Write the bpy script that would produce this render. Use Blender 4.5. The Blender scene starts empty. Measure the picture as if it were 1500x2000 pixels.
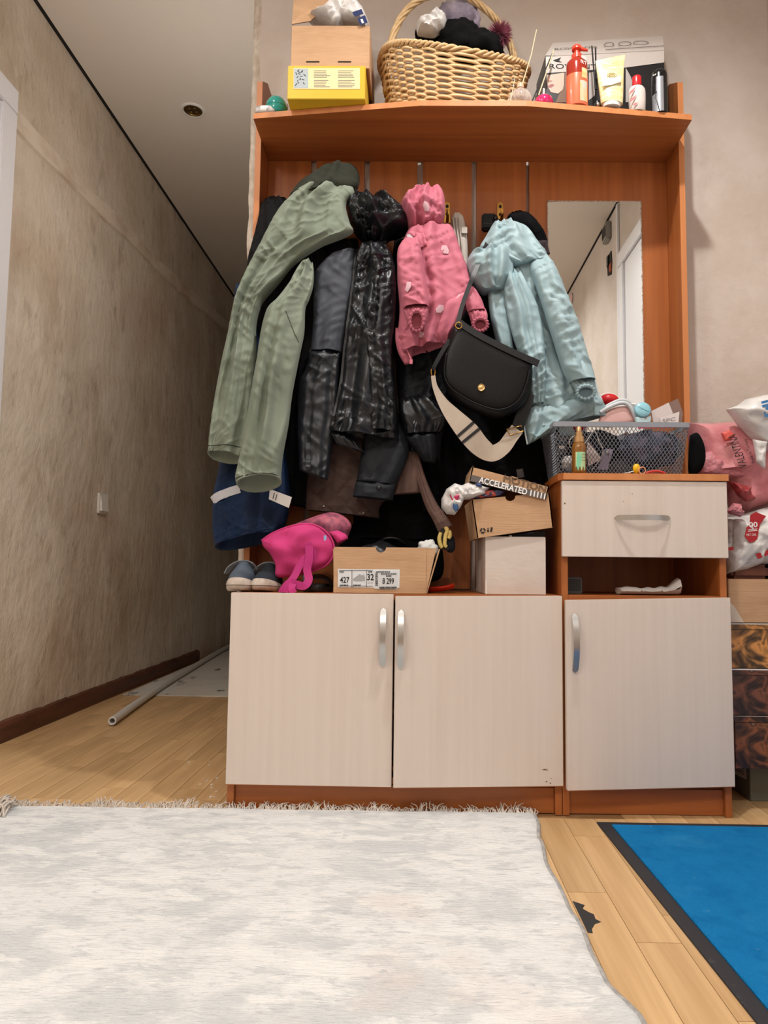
import bpy, bmesh, math, random
from mathutils import Vector, Matrix, noise
V = Vector
sc = bpy.context.scene
COL = sc.collection
PI = math.pi

# ---------------------------------------------------------------- camera
CAM_H = .566
FOC, PPX, PPY = 1400., 800., 1000.
_ey = V((815. - PPX, -(1112. - PPY), -FOC)).normalized()
_a = V((1, -.010, 0))
_ex = (_a - _ey * _a.dot(_ey)).normalized()
_ez = _ex.cross(_ey)
ROT = Matrix((_ex, _ey, _ez))
cam_d = bpy.data.cameras.new('camera')
cam_d.sensor_fit = 'VERTICAL'
cam_d.sensor_height = 36.
cam_d.sensor_width = 27.
cam_d.lens = FOC * 36. / 2000.
cam_d.shift_x = -(PPX - 750.) / 2000.
cam_d.shift_y = (PPY - 1000.) / 2000.
cam_d.clip_start = .02
cam = bpy.data.objects.new('camera', cam_d)
COL.objects.link(cam)
cam.matrix_world = Matrix.Translation((0, 0, CAM_H)) @ ROT.to_4x4()
sc.camera = cam

# ---------------------------------------------------------------- world, lights, exposure
w = bpy.data.worlds.new('world'); sc.world = w
w.use_nodes = True
w.node_tree.nodes['Background'].inputs[0].default_value = (.9, .92, 1, 1)
w.node_tree.nodes['Background'].inputs[1].default_value = .05
sc.view_settings.view_transform = 'Standard'
sc.view_settings.look = 'None'
sc.view_settings.gamma = 1
sc.view_settings.use_curve_mapping = False
sc.view_settings.exposure = 0.50
CEIL = 2.50
LAMPS = [  # x, y, watts : recessed ceiling spotlights of the room
    (.33, 1.22, 13.), (-.62, 1.22, 4.5), (.33, -.2, 10.), (-.62, -.5, 9.)]
FILL_PENDANT = (-.90, .10, 2.12, 16.)    # unseen globe added as fill light behind the viewer: x, y, z, watts
FILL_SCONCE = (-.542, 2.36, 1.82, 4.0)     # unseen globe added to brighten the corridor, round the corner
LAMP_COL = (1., .965, .925)

# ---------------------------------------------------------------- helpers
def ray(px, py):
    return ROT @ V((px - PPX, -(py - PPY), -FOC))
def P(px, py, Y):                      # the point at depth Y seen at a pixel of the 1500x2000 frame
    r = ray(px, py)
    return V((r.x * Y / r.y, Y, CAM_H + r.z * Y / r.y))
def PZ(px, py, Z):                     # the same on a horizontal plane
    r = ray(px, py); k = (Z - CAM_H) / r.z
    return V((r.x * k, r.y * k, Z))
WL = {}
def lin(c):
    return tuple(((x / 255.) / 12.92 if x / 255. <= .04045 else ((x / 255. + .055) / 1.055) ** 2.4) for x in c[:3]) + (1,)
def link(o, parent=None):
    COL.objects.link(o)
    if parent is not None: o.parent = parent
    return o
def thing(name, loc, label, cat, group=None):
    o = bpy.data.objects.new(name, None); COL.objects.link(o)
    o.empty_display_size = .05
    o.location = loc; WL[o.name] = V(loc)
    o['label'] = label; o['category'] = cat
    if group: o['group'] = group
    return o
def tag(o, label, cat, group=None):
    o['label'] = label; o['category'] = cat
    if group: o['group'] = group
    return o
def struct(o):
    o['kind'] = 'structure'; return o
def mk(name, verts, faces, mat, parent=None, smooth=False, angle=None):
    """one mesh object from world-space vertices"""
    verts = [V(v) for v in verts]
    if parent is not None: org = WL[parent.name]
    else:
        xs = [v.x for v in verts]; ys = [v.y for v in verts]; zs = [v.z for v in verts]
        org = V(((min(xs) + max(xs)) / 2, (min(ys) + max(ys)) / 2, min(zs)))
    me = bpy.data.meshes.new(name)
    me.from_pydata([v - org for v in verts], [], faces)
    bm = bmesh.new(); bm.from_mesh(me)
    bmesh.ops.remove_doubles(bm, verts=bm.verts, dist=1e-6)
    bmesh.ops.recalc_face_normals(bm, faces=bm.faces)
    bm.to_mesh(me); bm.free()
    mats = mat if isinstance(mat, (list, tuple)) else [mat]
    for m in mats: me.materials.append(m)
    if smooth:
        for p in me.polygons: p.use_smooth = True
        if angle: 
            try: me.set_sharp_from_angle(angle=math.radians(angle))
            except Exception: pass
    o = bpy.data.objects.new(name, me)
    COL.objects.link(o)
    if parent is None: o.location = org
    else: o.parent = parent
    WL[o.name] = org
    return o
class G:
    """collects geometry in world space"""
    def __init__(s): s.v = []; s.f = []
    def add(s, v, f):
        n = len(s.v); s.v += [V(q) for q in v]; s.f += [tuple(i + n for i in q) for q in f]; return s
    def box(s, x0, x1, y0, y1, z0, z1, bev=.0, mat=None):
        b = bmesh.new()
        bmesh.ops.create_cube(b, size=1)
        for v in b.verts:
            v.co = V((x0 + (v.co.x + .5) * (x1 - x0), y0 + (v.co.y + .5) * (y1 - y0), z0 + (v.co.z + .5) * (z1 - z0)))
        if bev: bmesh.ops.bevel(b, geom=b.edges[:], offset=bev, segments=2, affect='EDGES')
        if mat: b.transform(mat)
        b.verts.index_update()
        s.add([v.co.copy() for v in b.verts], [[v.index for v in f.verts] for f in b.faces]); b.free(); return s
    def hexa(s, front, back):           # two quads (4 points each, same winding)
        v = list(front) + list(back)
        return s.add(v, [(0, 1, 2, 3), (7, 6, 5, 4), (0, 4, 5, 1), (1, 5, 6, 2), (2, 6, 7, 3), (3, 7, 4, 0)])
    def grid(s, rows, closed=False, cap0=False, cap1=False):
        n = len(rows[0]); m = len(rows); v = [p for r in rows for p in r]; f = []
        for j in range(m - 1):
            for i in range(n if closed else n - 1):
                k = (i + 1) % n
                f.append((j * n + i, j * n + k, (j + 1) * n + k, (j + 1) * n + i))
        if cap0: f.append(tuple(range(n))[::-1])
        if cap1: f.append(tuple((m - 1) * n + i for i in range(n)))
        return s.add(v, f)
    def tube(s, pts, r, n=8, cap=True, flat=1.):
        pts = [V(p) for p in pts]; m = len(pts)
        rr = r if isinstance(r, (list, tuple)) else [r] * m
        rows = []; up = None
        for i, p in enumerate(pts):
            t = (pts[min(i + 1, m - 1)] - pts[max(i - 1, 0)])
            t = t.normalized() if t.length > 1e-9 else V((0, 0, 1))
            if up is None:
                up = V((0, 0, 1)) if abs(t.z) < .9 else V((0, 1, 0))
            a = t.cross(up); 
            if a.length < 1e-6: a = t.orthogonal()
            a.normalize(); b = a.cross(t).normalized(); up = b
            rows.append([p + (a * math.cos(2 * PI * k / n) + b * math.sin(2 * PI * k / n) * flat) * rr[i] for k in range(n)])
        return s.grid(rows, True, cap, cap)
    def lathe(s, c, prof, n=32, sx=1., sy=1., mat=None):    # prof: (radius, z) upwards
        c = V(c); rows = []
        for r, z in prof:
            row = [V((math.cos(2 * PI * k / n) * r * sx, math.sin(2 * PI * k / n) * r * sy, z)) for k in range(n)]
            if mat: row = [mat @ q for q in row]
            rows.append([c + q for q in row])
        return s.grid(rows, True, True, True)
    def ribbon(s, pts, wdir, width, th):   # a strap: pts path, wdir widths direction per point or one
        pts = [V(p) for p in pts]; m = len(pts); rows = []
        for i, p in enumerate(pts):
            t = (pts[min(i + 1, m - 1)] - pts[max(i - 1, 0)]).normalized()
            wd = wdir[i] if isinstance(wdir, list) else wdir
            wd = (wd - t * wd.dot(t)).normalized(); nn = t.cross(wd).normalized()
            ww = (width[i] if isinstance(width, (list, tuple)) else width) / 2
            rows.append([p - wd * ww - nn * th / 2, p + wd * ww - nn * th / 2, p + wd * ww + nn * th / 2, p - wd * ww + nn * th / 2])
        return s.grid(rows, True, True, True)
    def prism(s, poly, d):                 # polygon (3D points) extruded by vector d
        n = len(poly); d = V(d); v = [V(p) for p in poly] + [V(p) + d for p in poly]
        f = [tuple(range(n))[::-1], tuple(range(n, 2 * n))] + [(i, (i + 1) % n, n + (i + 1) % n, n + i) for i in range(n)]
        return s.add(v, f)
    def sphere(s, c, r, n=24, m=14, disp=None):
        r = r if isinstance(r, (tuple, list)) else (r, r, r)
        rows = []
        for j in range(m + 1):
            a = PI * j / m - PI / 2; row = []
            for k in range(n):
                d = V((math.cos(a) * math.cos(2 * PI * k / n), math.cos(a) * math.sin(2 * PI * k / n), math.sin(a)))
                q = 1 + (disp(d) if disp else 0)
                row.append(V(c) + V((d.x * r[0], d.y * r[1], d.z * r[2])) * q)
            rows.append(row)
        return s.grid(rows, True, True, True)
    def build(s, name, mat, parent=None, smooth=False, angle=None):
        return mk(name, s.v, s.f, mat, parent, smooth, angle)
def cr(pts, n):
    """Catmull-Rom through tuples"""
    out = []; m = len(pts)
    for i in range(m - 1):
        p0 = pts[max(i - 1, 0)]; p1 = pts[i]; p2 = pts[i + 1]; p3 = pts[min(i + 2, m - 1)]
        for k in range(n):
            t = k / n; t2 = t * t; t3 = t2 * t
            out.append(tuple(.5 * (2 * b + (c - a) * t + (2 * a - 5 * b + 4 * c - d) * t2 + (3 * b - a - 3 * c + d) * t3) for a, b, c, d in zip(p0, p1, p2, p3)))
    out.append(tuple(pts[-1])); return out
def crv(pts, n): return [V(p) for p in cr([tuple(p) for p in pts], n)]

# ---------------------------------------------------------------- materials
MATS = {}
def M(name, col, rough=.6, metal=0., col2=None, scale=(6, 6, 6), detail=4., lo=.35, hi=.65, bump=0., bscale=None, bdist=.002, spec=.5,
      trans=0., ior=1.45, coat=0., sheen=0., alpha=1., rnd=0., emit=None):
    """principled material; colour varies between col and col2 with object-space noise"""
    if name in MATS: return MATS[name]
    m = bpy.data.materials.new(name); m.use_nodes = True
    nt = m.node_tree; N = nt.nodes; L = nt.links; b = N['Principled BSDF']
    b.inputs['Roughness'].default_value = rough; b.inputs['Metallic'].default_value = metal
    b.inputs['Specular IOR Level'].default_value = spec
    b.inputs['Transmission Weight'].default_value = trans; b.inputs['IOR'].default_value = ior
    b.inputs['Coat Weight'].default_value = coat; b.inputs['Sheen Weight'].default_value = sheen
    b.inputs['Alpha'].default_value = alpha
    b.inputs['Base Color'].default_value = lin(col)
    tc = N.new('ShaderNodeTexCoord')
    def nz(sc3, det):
        mp = N.new('ShaderNodeMapping'); mp.inputs['Scale'].default_value = sc3
        L.new(tc.outputs['Object'], mp.inputs['Vector'])
        t = N.new('ShaderNodeTexNoise'); t.inputs['Scale'].default_value = 1.; t.inputs['Detail'].default_value = det
        L.new(mp.outputs[0], t.inputs['Vector']); return t
    src = None
    if col2 is not None:
        t = nz(scale, detail)
        r = N.new('ShaderNodeValToRGB'); r.color_ramp.elements[0].position = lo; r.color_ramp.elements[1].position = hi
        r.color_ramp.elements[0].color = lin(col); r.color_ramp.elements[1].color = lin(col2)
        L.new(t.outputs['Fac'], r.inputs['Fac']); src = r.outputs['Color']
    if rnd:
        oi = N.new('ShaderNodeObjectInfo'); mr = N.new('ShaderNodeMapRange')
        mr.inputs['To Min'].default_value = 1 - rnd; mr.inputs['To Max'].default_value = 1 + rnd
        L.new(oi.outputs['Random'], mr.inputs['Value'])
        hs = N.new('ShaderNodeHueSaturation'); L.new(mr.outputs[0], hs.inputs['Value'])
        if src: L.new(src, hs.inputs['Color'])
        else: hs.inputs['Color'].default_value = lin(col)
        src = hs.outputs['Color']
    if src: L.new(src, b.inputs['Base Color'])
    if bump:
        t = nz(bscale or (200, 200, 200), 3.)
        bp = N.new('ShaderNodeBump'); bp.inputs['Strength'].default_value = bump; bp.inputs['Distance'].default_value = bdist
        L.new(t.outputs['Fac'], bp.inputs['Height']); L.new(bp.outputs[0], b.inputs['Normal'])
    if emit:
        b.inputs['Emission Color'].default_value = emit[0]; b.inputs['Emission Strength'].default_value = emit[1]
    MATS[name] = m; return m
def ramp_mix(nt, fac, c1, c2, p1=.4, p2=.6):
    r = nt.nodes.new('ShaderNodeValToRGB'); r.color_ramp.elements[0].position = p1; r.color_ramp.elements[1].position = p2
    r.color_ramp.elements[0].color = c1; r.color_ramp.elements[1].color = c2
    nt.links.new(fac, r.inputs['Fac']); return r.outputs['Color']
def layered(name, base, layers, rough=.8, bumps=(), coords='Object', spec=.5):
    """base colour with several masks of noise laid over it: layers = (colour, scale3, detail, p1, p2, strength)"""
    m = bpy.data.materials.new(name); m.use_nodes = True; nt = m.node_tree; N = nt.nodes; L = nt.links
    b = N['Principled BSDF']; b.inputs['Roughness'].default_value = rough; b.inputs['Specular IOR Level'].default_value = spec
    tc = N.new('ShaderNodeTexCoord')
    def nz(s3, det, off=0., dist=0.):
        mp = N.new('ShaderNodeMapping'); mp.inputs['Scale'].default_value = s3; mp.inputs['Location'].default_value = (off, off * .7, off * .3)
        L.new(tc.outputs[coords], mp.inputs['Vector']); t = N.new('ShaderNodeTexNoise')
        t.inputs['Scale'].default_value = 1; t.inputs['Detail'].default_value = det; t.inputs['Distortion'].default_value = dist
        t.inputs['Roughness'].default_value = .62
        L.new(mp.outputs[0], t.inputs['Vector']); return t.outputs['Fac']
    prev = None
    for i, (c, s3, det, p1, p2, st) in enumerate(layers):
        f = nz(s3, det, 3.7 * i)
        mr = N.new('ShaderNodeMapRange'); mr.clamp = True
        for k, vv in zip(('From Min', 'From Max', 'To Min', 'To Max'), (p1, p2, 0., st)): mr.inputs[k].default_value = vv
        L.new(f, mr.inputs['Value'])
        mx = N.new('ShaderNodeMixRGB'); L.new(mr.outputs[0], mx.inputs['Fac'])
        if prev is None: mx.inputs[1].default_value = lin(base)
        else: L.new(prev, mx.inputs[1])
        mx.inputs[2].default_value = lin(c); prev = mx.outputs[0]
    if prev is None: b.inputs['Base Color'].default_value = lin(base)
    else: L.new(prev, b.inputs['Base Color'])
    h = None
    for i, (s3, det, amt) in enumerate(bumps):
        f = nz(s3, det, 11. + 5 * i)
        mu = N.new('ShaderNodeMath'); mu.operation = 'MULTIPLY'; mu.inputs[1].default_value = amt; L.new(f, mu.inputs[0])
        if h is None: h = mu.outputs[0]
        else:
            ad = N.new('ShaderNodeMath'); L.new(h, ad.inputs[0]); L.new(mu.outputs[0], ad.inputs[1]); h = ad.outputs[0]
    if h is not None:
        bp = N.new('ShaderNodeBump'); bp.inputs['Strength'].default_value = 1.; bp.inputs['Distance'].default_value = 1.
        L.new(h, bp.inputs['Height']); L.new(bp.outputs[0], b.inputs['Normal'])
    MATS[name] = m; return m
def wood(name, axis, c1, c2, rough=.42, fine=1., rnd=0.):
    s = [46 * fine, 46 * fine, 46 * fine]; s[axis] = 1.6
    m = M(name, c1, rough=rough, col2=c2, scale=tuple(s), detail=5, lo=.25, hi=.78, bump=.12, bscale=tuple(q * 4 for q in s), bdist=.0006, rnd=rnd, coat=0.)
    return m

m_wood_z = wood('alder_vertical', 2, (150, 84, 40), (182, 108, 54))
m_wood_x = wood('alder_horizontal', 0, (150, 83, 40), (182, 108, 54))
m_edge = wood('edge_banding', 2, (186, 116, 66), (206, 136, 82), rough=.5)
m_cream = wood('cream_laminate', 2, (207, 193, 182), (214, 202, 191), rough=.5, fine=1.5)
m_white_wall = layered('pale_plaster', (200, 188, 177), [((215, 205, 198), (3, 3, 3), 5, .42, .62, .8), ((172, 150, 134), (5, 5, 4), 6, .6, .75, .35)], rough=.9,
                       bumps=[((38, 38, 38), 5, .0022), ((9, 9, 9), 3, .004)])
m_old_wall = layered('stained_plaster', (212, 200, 183), [((190, 174, 153), (1.8, 1.2, 1.5), 7, .42, .64, .85), ((160, 138, 112), (2.4, 1.9, 1.3), 8, .54, .74, .75),
                     ((222, 213, 201), (8, 6, 3.0), 7, .54, .72, .6), ((118, 95, 72), (11, 9, 5), 8, .60, .78, .65), ((190, 150, 128), (1.5, 1.2, 1.8), 3, .58, .74, .4), ((134, 112, 88), (34, 28, 14), 6, .6, .75, .45)], rough=.92,
                     bumps=[((34, 26, 16), 7, .007), ((9, 7, 4), 5, .014), ((2.5, 2.5, 2.5), 2, .008)])
m_ceil = M('stretch_ceiling', (226, 218, 207), rough=.75, col2=(228, 220, 210), scale=(2, 2, 2))
m_paint = M('white_paint', (226, 226, 230), rough=.4)
m_brown = layered('brown_painted_baseboard', (92, 52, 34), [((58, 30, 20), (26, 4, 40), 5, .45, .7, .8), ((140, 88, 58), (30, 9, 60), 5, .62, .78, .55)], rough=.5, bumps=[((20, 6, 60), 4, .003)])
m_lam = wood('oak_laminate', 1, (182, 144, 98), (218, 182, 134), rough=.36, fine=1.1, rnd=.10)
m_lam_base = wood('oak_laminate_base', 1, (150, 114, 76), (165, 128, 86), rough=.5)
m_dark_gap = M('dark_gap', (30, 26, 24), rough=.95)
m_steel = M('brushed_steel', (190, 190, 188), rough=.28, metal=1., bump=.05, bscale=(400, 30, 400))
m_brass = M('brass', (176, 132, 66), rough=.34, metal=1.)
m_gold = M('old_gold', (150, 120, 72), rough=.4, metal=1.)
m_mirror = M('mirror_glass', (228, 230, 228), rough=.01, metal=1.)
m_blackp = M('black_plastic', (22, 22, 24), rough=.35)
m_wplast = M('white_plastic', (226, 224, 218), rough=.35)

# ---------------------------------------------------------------- the room
LX, RX, RY0, BY, EY = -1.335, 1.04, -1.3, 2.047, 6.6
g = G(); g.box(LX - .1, RX + .1, RY0 - .1, EY + .1, -.08, -.0012)
floor = struct(g.build('floor', m_lam_base))
# laminate strips along Y in the two strips of floor that show
strip = bpy.data.meshes.new('laminate_strip')
def strip_mesh(w, l):
    b = bmesh.new(); bmesh.ops.create_cube(b, size=1)
    for v in b.verts: v.co = V((v.co.x * (w - .0012), v.co.y * (l - .0012), v.co.z * .001))
    me = bpy.data.meshes.new('laminate_strip'); b.to_mesh(me); b.free(); me.materials.append(m_lam); return me
random.seed(5)
SW = .068
def lay(x0, x1, y0, y1):
    n = round((x1 - x0) / SW); wd = (x1 - x0) / n; cache = {}
    for i in range(n):
        y = y0
        while y < y1 - .01:
            l = random.choice((.28, .36, .44, .52)) if y > y0 else random.choice((.16, .24, .33, .41))
            l = min(l, y1 - y)
            if y1 - y - l < .08: l = y1 - y
            k = round(l, 3)
            if k not in cache: cache[k] = strip_mesh(wd, k)
            o = bpy.data.objects.new('laminate_strip', cache[k]); COL.objects.link(o); o.parent = floor
            o.location = V((x0 + wd * (i + .5), y + l / 2, -.0006)) - WL['floor']
            y += l
lay(LX, -.34, 1.55, 3.3)
lay(.20, .48, .55, 1.70)
lay(.48, 1.04, 1.66, 2.04)
g = G(); g.box(LX - .1, LX, RY0 - .1, EY + .1, 0, CEIL + .05)
wall_left = struct(g.build('wall_left', m_old_wall))
# plastered cable channel running along the left wall
pts = [V((LX + .001, y, z)) for y, z in ((2.2, 2.025), (2.6, 2.04), (3.0, 2.062), (3.6, 2.10), (4.2, 2.16), (4.9, 2.24), (5.6, 2.3))]
pts = crv(pts, 14)
g = G(); rows = []
for i, p in enumerate(pts):
    wv = .036 * (1 + .35 * noise.noise(p * 5)); dz = .012 * noise.noise(p * 3.1 + V((4, 0, 0)))
    rows.append([p + V((-.003, 0, dz - wv)), p + V((.009, 0, dz - wv * .8)), p + V((.012, 0, dz + wv * .75)), p + V((-.003, 0, dz + wv))])
g.grid(rows)
g.build('plaster_channel', M('channel_plaster', (214, 201, 184), rough=.93, col2=(184, 162, 138), scale=(9, 5, 9), lo=.45, hi=.7, bump=.6, bscale=(30, 22, 30), bdist=.006), wall_left)
g = G(); g.box(-.508, RX + .1, BY, BY + .14, 0, CEIL + .05)
wall_back = struct(g.build('wall_back', m_white_wall))
g = G()   # rough plaster lip on the corner
rows = []
random.seed(2)
for i in range(90):
    z = .02 + i * (CEIL - .03) / 89; e = .004 * noise.noise(V((0, 0, z * 14))) + .003 * noise.noise(V((3, 0, z * 40)))
    rows.append([V((-.507, BY + .03, z)), V((-.514 + e, BY + .012, z)), V((-.511 + e, BY - .004, z)), V((-.498 + e, BY - .005, z)), V((-.486, BY + .002, z))])
g.grid(rows); g.build('plaster_edge', M('raw_plaster', (214, 205, 192), rough=.95, col2=(190, 176, 160), scale=(60, 60, 40)), wall_back, smooth=True)
g = G(); g.box(-.508, -.40, BY + .14, EY + .1, 0, CEIL + .05); struct(g.build('wall_corridor', m_old_wall))
g = G(); g.box(LX, -.508, EY, EY + .1, 0, CEIL); struct(g.build('wall_end', m_old_wall))
g = G(); g.box(RX, RX + .1, RY0 - .1, BY, 0, CEIL + .05); struct(g.build('wall_right', m_white_wall))
g = G(); g.box(LX, RX, RY0 - .1, RY0, 0, CEIL + .05); wall_rear = struct(g.build('wall_rear', m_white_wall))
g = G(); g.box(LX + .012, RX - .01, RY0, BY, CEIL, CEIL + .05); g.box(LX + .012, -.508, BY, EY, CEIL, CEIL + .05)
ceiling = struct(g.build('ceiling', m_ceil))
g = G(); g.box(LX, LX + .014, RY0, EY, CEIL - .001, CEIL + .05)
g.build('shadow_gap', m_dark_gap, ceiling)
g = G(); g.box(RX - .012, RX, RY0, BY, CEIL - .001, CEIL + .05); g.build('shadow_gap', m_dark_gap, ceiling)
# baseboard, its upper edge uneven where plaster meets it
g = G(); rows = []
for i in range(120):
    y = 1.2 + i * (4.40 - 1.2) / 119; e = .004 * noise.noise(V((y * 9, 0, 0))) + .0035 * noise.noise(V((y * 31, 2, 0)))
    rows.append([V((LX, y, 0)), V((LX + .018, y, 0)), V((LX + .018, y, .05 + e)), V((LX + .012, y, .061 + e)), V((LX, y, .066 + e))])
g.grid(rows, True, True, True); struct(g.build('baseboard_left', m_brown))
# casing and door on the left wall
g = G(); g.box(LX, LX + .022, 2.13, 2.21, 0, 2.025, .004); g.box(LX, LX + .022, 1.22, 1.30, 0, 2.025, .004); g.box(LX, LX + .022, 1.22, 2.21, 2.026, 2.106, .004)
struct(g.build('trim_1', m_paint))
g = G(); g.box(LX, LX + .012, 1.30, 2.13, .005, 2.026, .002); d1 = struct(g.build('door_1', m_paint))

# ---------------------------------------------------------------- coat rack on the wall
RLX, RRX = -.468, .738
rack = thing('coat_rack', (.135, 2.0, .507), 'tall orange wooden coat rack with slatted back, deep top shelf and mirror', 'coat rack')
def side(x0, x1):
    g = G(); zb = .509 if x0 < 0 else .7995; prof = [V((x0, y, z)) for y, z in ((1.93, zb), (2.046, zb), (2.046, 1.985), (1.995, 1.985), (1.93, 1.945))]
    g.prism(prof, (x1 - x0, 0, 0)); o = g.build('side_panel', m_wood_z, rack)
    e = G(); e.box(x0 + .0004, x1 - .0004, 1.9292, 1.9302, zb, 1.944); e.build('edge_band', m_edge, o)
side(RLX, RLX + .016); side(RRX - .016, RRX)
edges = [-.452, -.325, -.309, -.167, -.151, -.010, .006, .150, .164, .311, .319, .722]
for i in range(0, 12, 2):
    g = G(); g.box(edges[i], edges[i + 1], 2.03, 2.0455, .512 if i < 10 else .8, 1.80, .001)
    g.build('back_plank' if i < 10 else 'back_panel', m_wood_z, rack)
SHZ0, SHZ = 1.767, 1.783
poly = [(-.451, 2.029), (-.451, 1.830), (-.004, 1.774), (.272, 1.774), (.721, 1.830), (.721, 2.029)]
g = G(); g.prism([V((x, y, SHZ0)) for x, y in poly], (0, 0, SHZ - SHZ0))
shelf = g.build('top_shelf', m_wood_x, rack)
g = G(); fp = [V((x, y, SHZ0 + .0004)) for x, y in poly[1:5]]
g.grid([[p + V((0, -.0009, 0)) for p in fp], [p + V((0, -.0009, SHZ - SHZ0 - .0008)) for p in fp]]); g.build('edge_band', m_edge, shelf)
# mirror with a ragged edge
g = G(); random.seed(3)
mx0, mx1, mz0, mz1 = .371, .646, .81, 1.647
g.box(mx0, mx1, 2.0262, 2.0299, mz0, mz1); mir = g.build('mirror', m_mirror, rack)
g = G()
def ragged(a, b, n, off):
    rows = []
    for i in range(n + 1):
        p = V(a).lerp(V(b), i / n); wv = .0022 + .0016 * noise.noise(p * 90) + .001 * noise.noise(p * 230)
        rows.append([p + V((0, -.0008, 0)), p + V(off) * wv * 1000 + V((0, -.0008, 0)), p + V(off) * wv * 1000 + V((0, .003, 0))])
    g.grid(rows)
ragged((mx0, 2.0262, mz1), (mx1, 2.0262, mz1), 60, (0, 0, -.001)); ragged((mx1, 2.0262, mz0), (mx1, 2.0262, mz1), 160, (-.001, 0, 0)); ragged((mx0, 2.0262, mz0), (mx0, 2.0262, mz1), 160, (.001, 0, 0))
g.build('mirror_edge', M('chipped_edge', (205, 198, 188), rough=.8, col2=(150, 120, 96), scale=(160, 160, 160)), mir)
# brass double hooks
hx = [-.388, -.238, -.081, .078, .2335]
HOOKZ = 1.612
for x in hx:
    g = G()
    yp = 2.028
    prof = [(-.009, -.034), (.009, -.034), (.009, .020), (.0062, .0275), (0, .030), (-.0062, .0275), (-.009, .020)]
    g.prism([V((x + a, yp, HOOKZ + b)) for a, b in prof], (0, -.003, 0))
    g.tube(crv([V((x, yp - .003, HOOKZ - .028)), V((x, yp - .02, HOOKZ - .040)), V((x, yp - .045, HOOKZ - .034)), V((x, yp - .052, HOOKZ - .018))], 6), .0042, 8)
    g.tube(crv([V((x, yp - .003, HOOKZ - .032)), V((x, yp - .010, HOOKZ - .058)), V((x, yp - .028, HOOKZ - .064)), V((x, yp - .034, HOOKZ - .052))], 6), .0038, 8)
    h = g.build('hook', m_brass, rack, smooth=True, angle=35)
    for dz in (.016, -.008):
        q = G(); q.tube([V((x, yp - .0028, HOOKZ + dz)), V((x, yp - .0042, HOOKZ + dz))], .0046, 12); q.build('screw', m_dark_gap, h)

# ---------------------------------------------------------------- low cabinet and drawer unit
def strap_handle(center, along, parent, length=.136, bow=.024, wd=.0138, out=V((0, -1, 0))):
    """bowed strap handle"""
    across = along.cross(out).normalized(); rows = []; n = 26
    for i in range(n + 1):
        t = i / n; s = (t - .5) * length
        o = bow * (1 - abs(2 * t - 1) ** 2.2) + .0012
        e = min(t, 1 - t) * length; ww = wd / 2 * (1 if e > .008 else math.sqrt(max(.02, 1 - (1 - e / .008) ** 2)))
        p = V(center) + along * s + out * o
        rows.append([p - across * ww, p + across * ww, p + across * ww + out * .0026, p - across * ww + out * .0026])
    g = G(); g.grid(rows, True, True, True); return g.build('handle', m_steel, parent, smooth=True, angle=40)
def leaf(name, x0, x1, z0, z1, hinge, opening, parent, y0=1.70, zl=0.):
    """door leaf turned by `opening` metres at its free edge; zl = sag of the free edge"""
    wd = x1 - x0; ang = math.atan2(opening, wd)
    hxp = x1 if hinge == 'R' else x0
    T = Matrix.Translation((hxp, y0 + .016, 0)) @ Matrix.Rotation(ang if hinge == 'R' else -ang, 4, 'Z') @ Matrix.Translation((-hxp, -y0 - .016, 0))
    T = Matrix.Translation((hxp, 0, 0)) @ Matrix.Shear('XY', 4, (0, 0)) @ Matrix.Translation((-hxp, 0, 0)) @ T
    g = G(); g.box(x0, x1, y0, y0 + .016, z0, z1, .0012, T)
    if zl:
        for v in g.v: v.z += zl * (abs(v.x - hxp) / wd)
    o = g.build(name, m_cream, parent)
    e = G()   # orange edge banding showing at the underside corner line
    e.box(x0, x1, y0 + .0008, y0 + .015, z0 - .0009, z0 + .0003, 0, T)
    if zl:
        for v in e.v: v.z += zl * (abs(v.x - hxp) / wd)
    e.build('edge_band', m_wood_x, o)
    return o, T
cab = thing('shoe_cabinet', (-.049, 1.88, 0), 'low two-door shoe cabinet with cream doors and orange wooden frame', 'cabinet')
def slab(name, par, mat, *a, bev=.001):
    g = G(); g.box(*a, bev); return g.build(name, mat, par)
slab('side_panel', cab, m_wood_z, -.44, -.424, 1.718, 2.028, 0, .491)
slab('side_panel', cab, m_wood_z, .3255, .3415, 1.718, 2.028, 0, .491)
slab('top_board', cab, m_wood_x, -.44, .3415, 1.717, 2.028, .4915, .5075)
slab('bottom_board', cab, m_wood_x, -.4235, .325, 1.735, 2.02, .06, .076)
slab('plinth', cab, m_wood_x, -.4235, .325, 1.728, 1.744, 0.001, .0595)
slab('back_board', cab, m_wood_z, -.4235, .325, 2.021, 2.027, .0, .49)
d, T = leaf('door', -.4395, -.055, .065, .507, 'L', .006, cab)
strap_handle(T @ V((-.078, 1.70, .407)), V((0, 0, 1)), d)
d, T = leaf('door', -.0515, .3405, .071, .507, 'R', .018, cab, zl=-.004)
strap_handle(T @ V((-.038, 1.70, .404)), V((0, 0, 1)), d); door2 = d; T2 = T
dun = thing('drawer_cabinet', (.5385, 1.88, 0), 'narrow cabinet with one wide drawer, open niche and cream door beneath', 'cabinet')
slab('side_panel', dun, m_wood_z, .343, .359, 1.718, 2.028, 0, .7815)
slab('side_panel', dun, m_wood_z, .719, .735, 1.718, 2.028, 0, .7815)
g = G(); g.prism([V((x, y, .782)) for x, y in ((.343, 2.028), (.335, 1.80), (.335, 1.712), (.345, 1.697), (.737, 1.697), (.737, 2.028))], (0, 0, .0165))
tbd = g.build('top_board', m_wood_x, dun)
g = G(); g.box(.3455, .7365, 1.6962, 1.697, .7825, .798); g.build('edge_band', m_edge, tbd)
slab('shelf_board', dun, m_wood_x, .3592, .7188, 1.718, 2.02, .493, .509)
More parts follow.
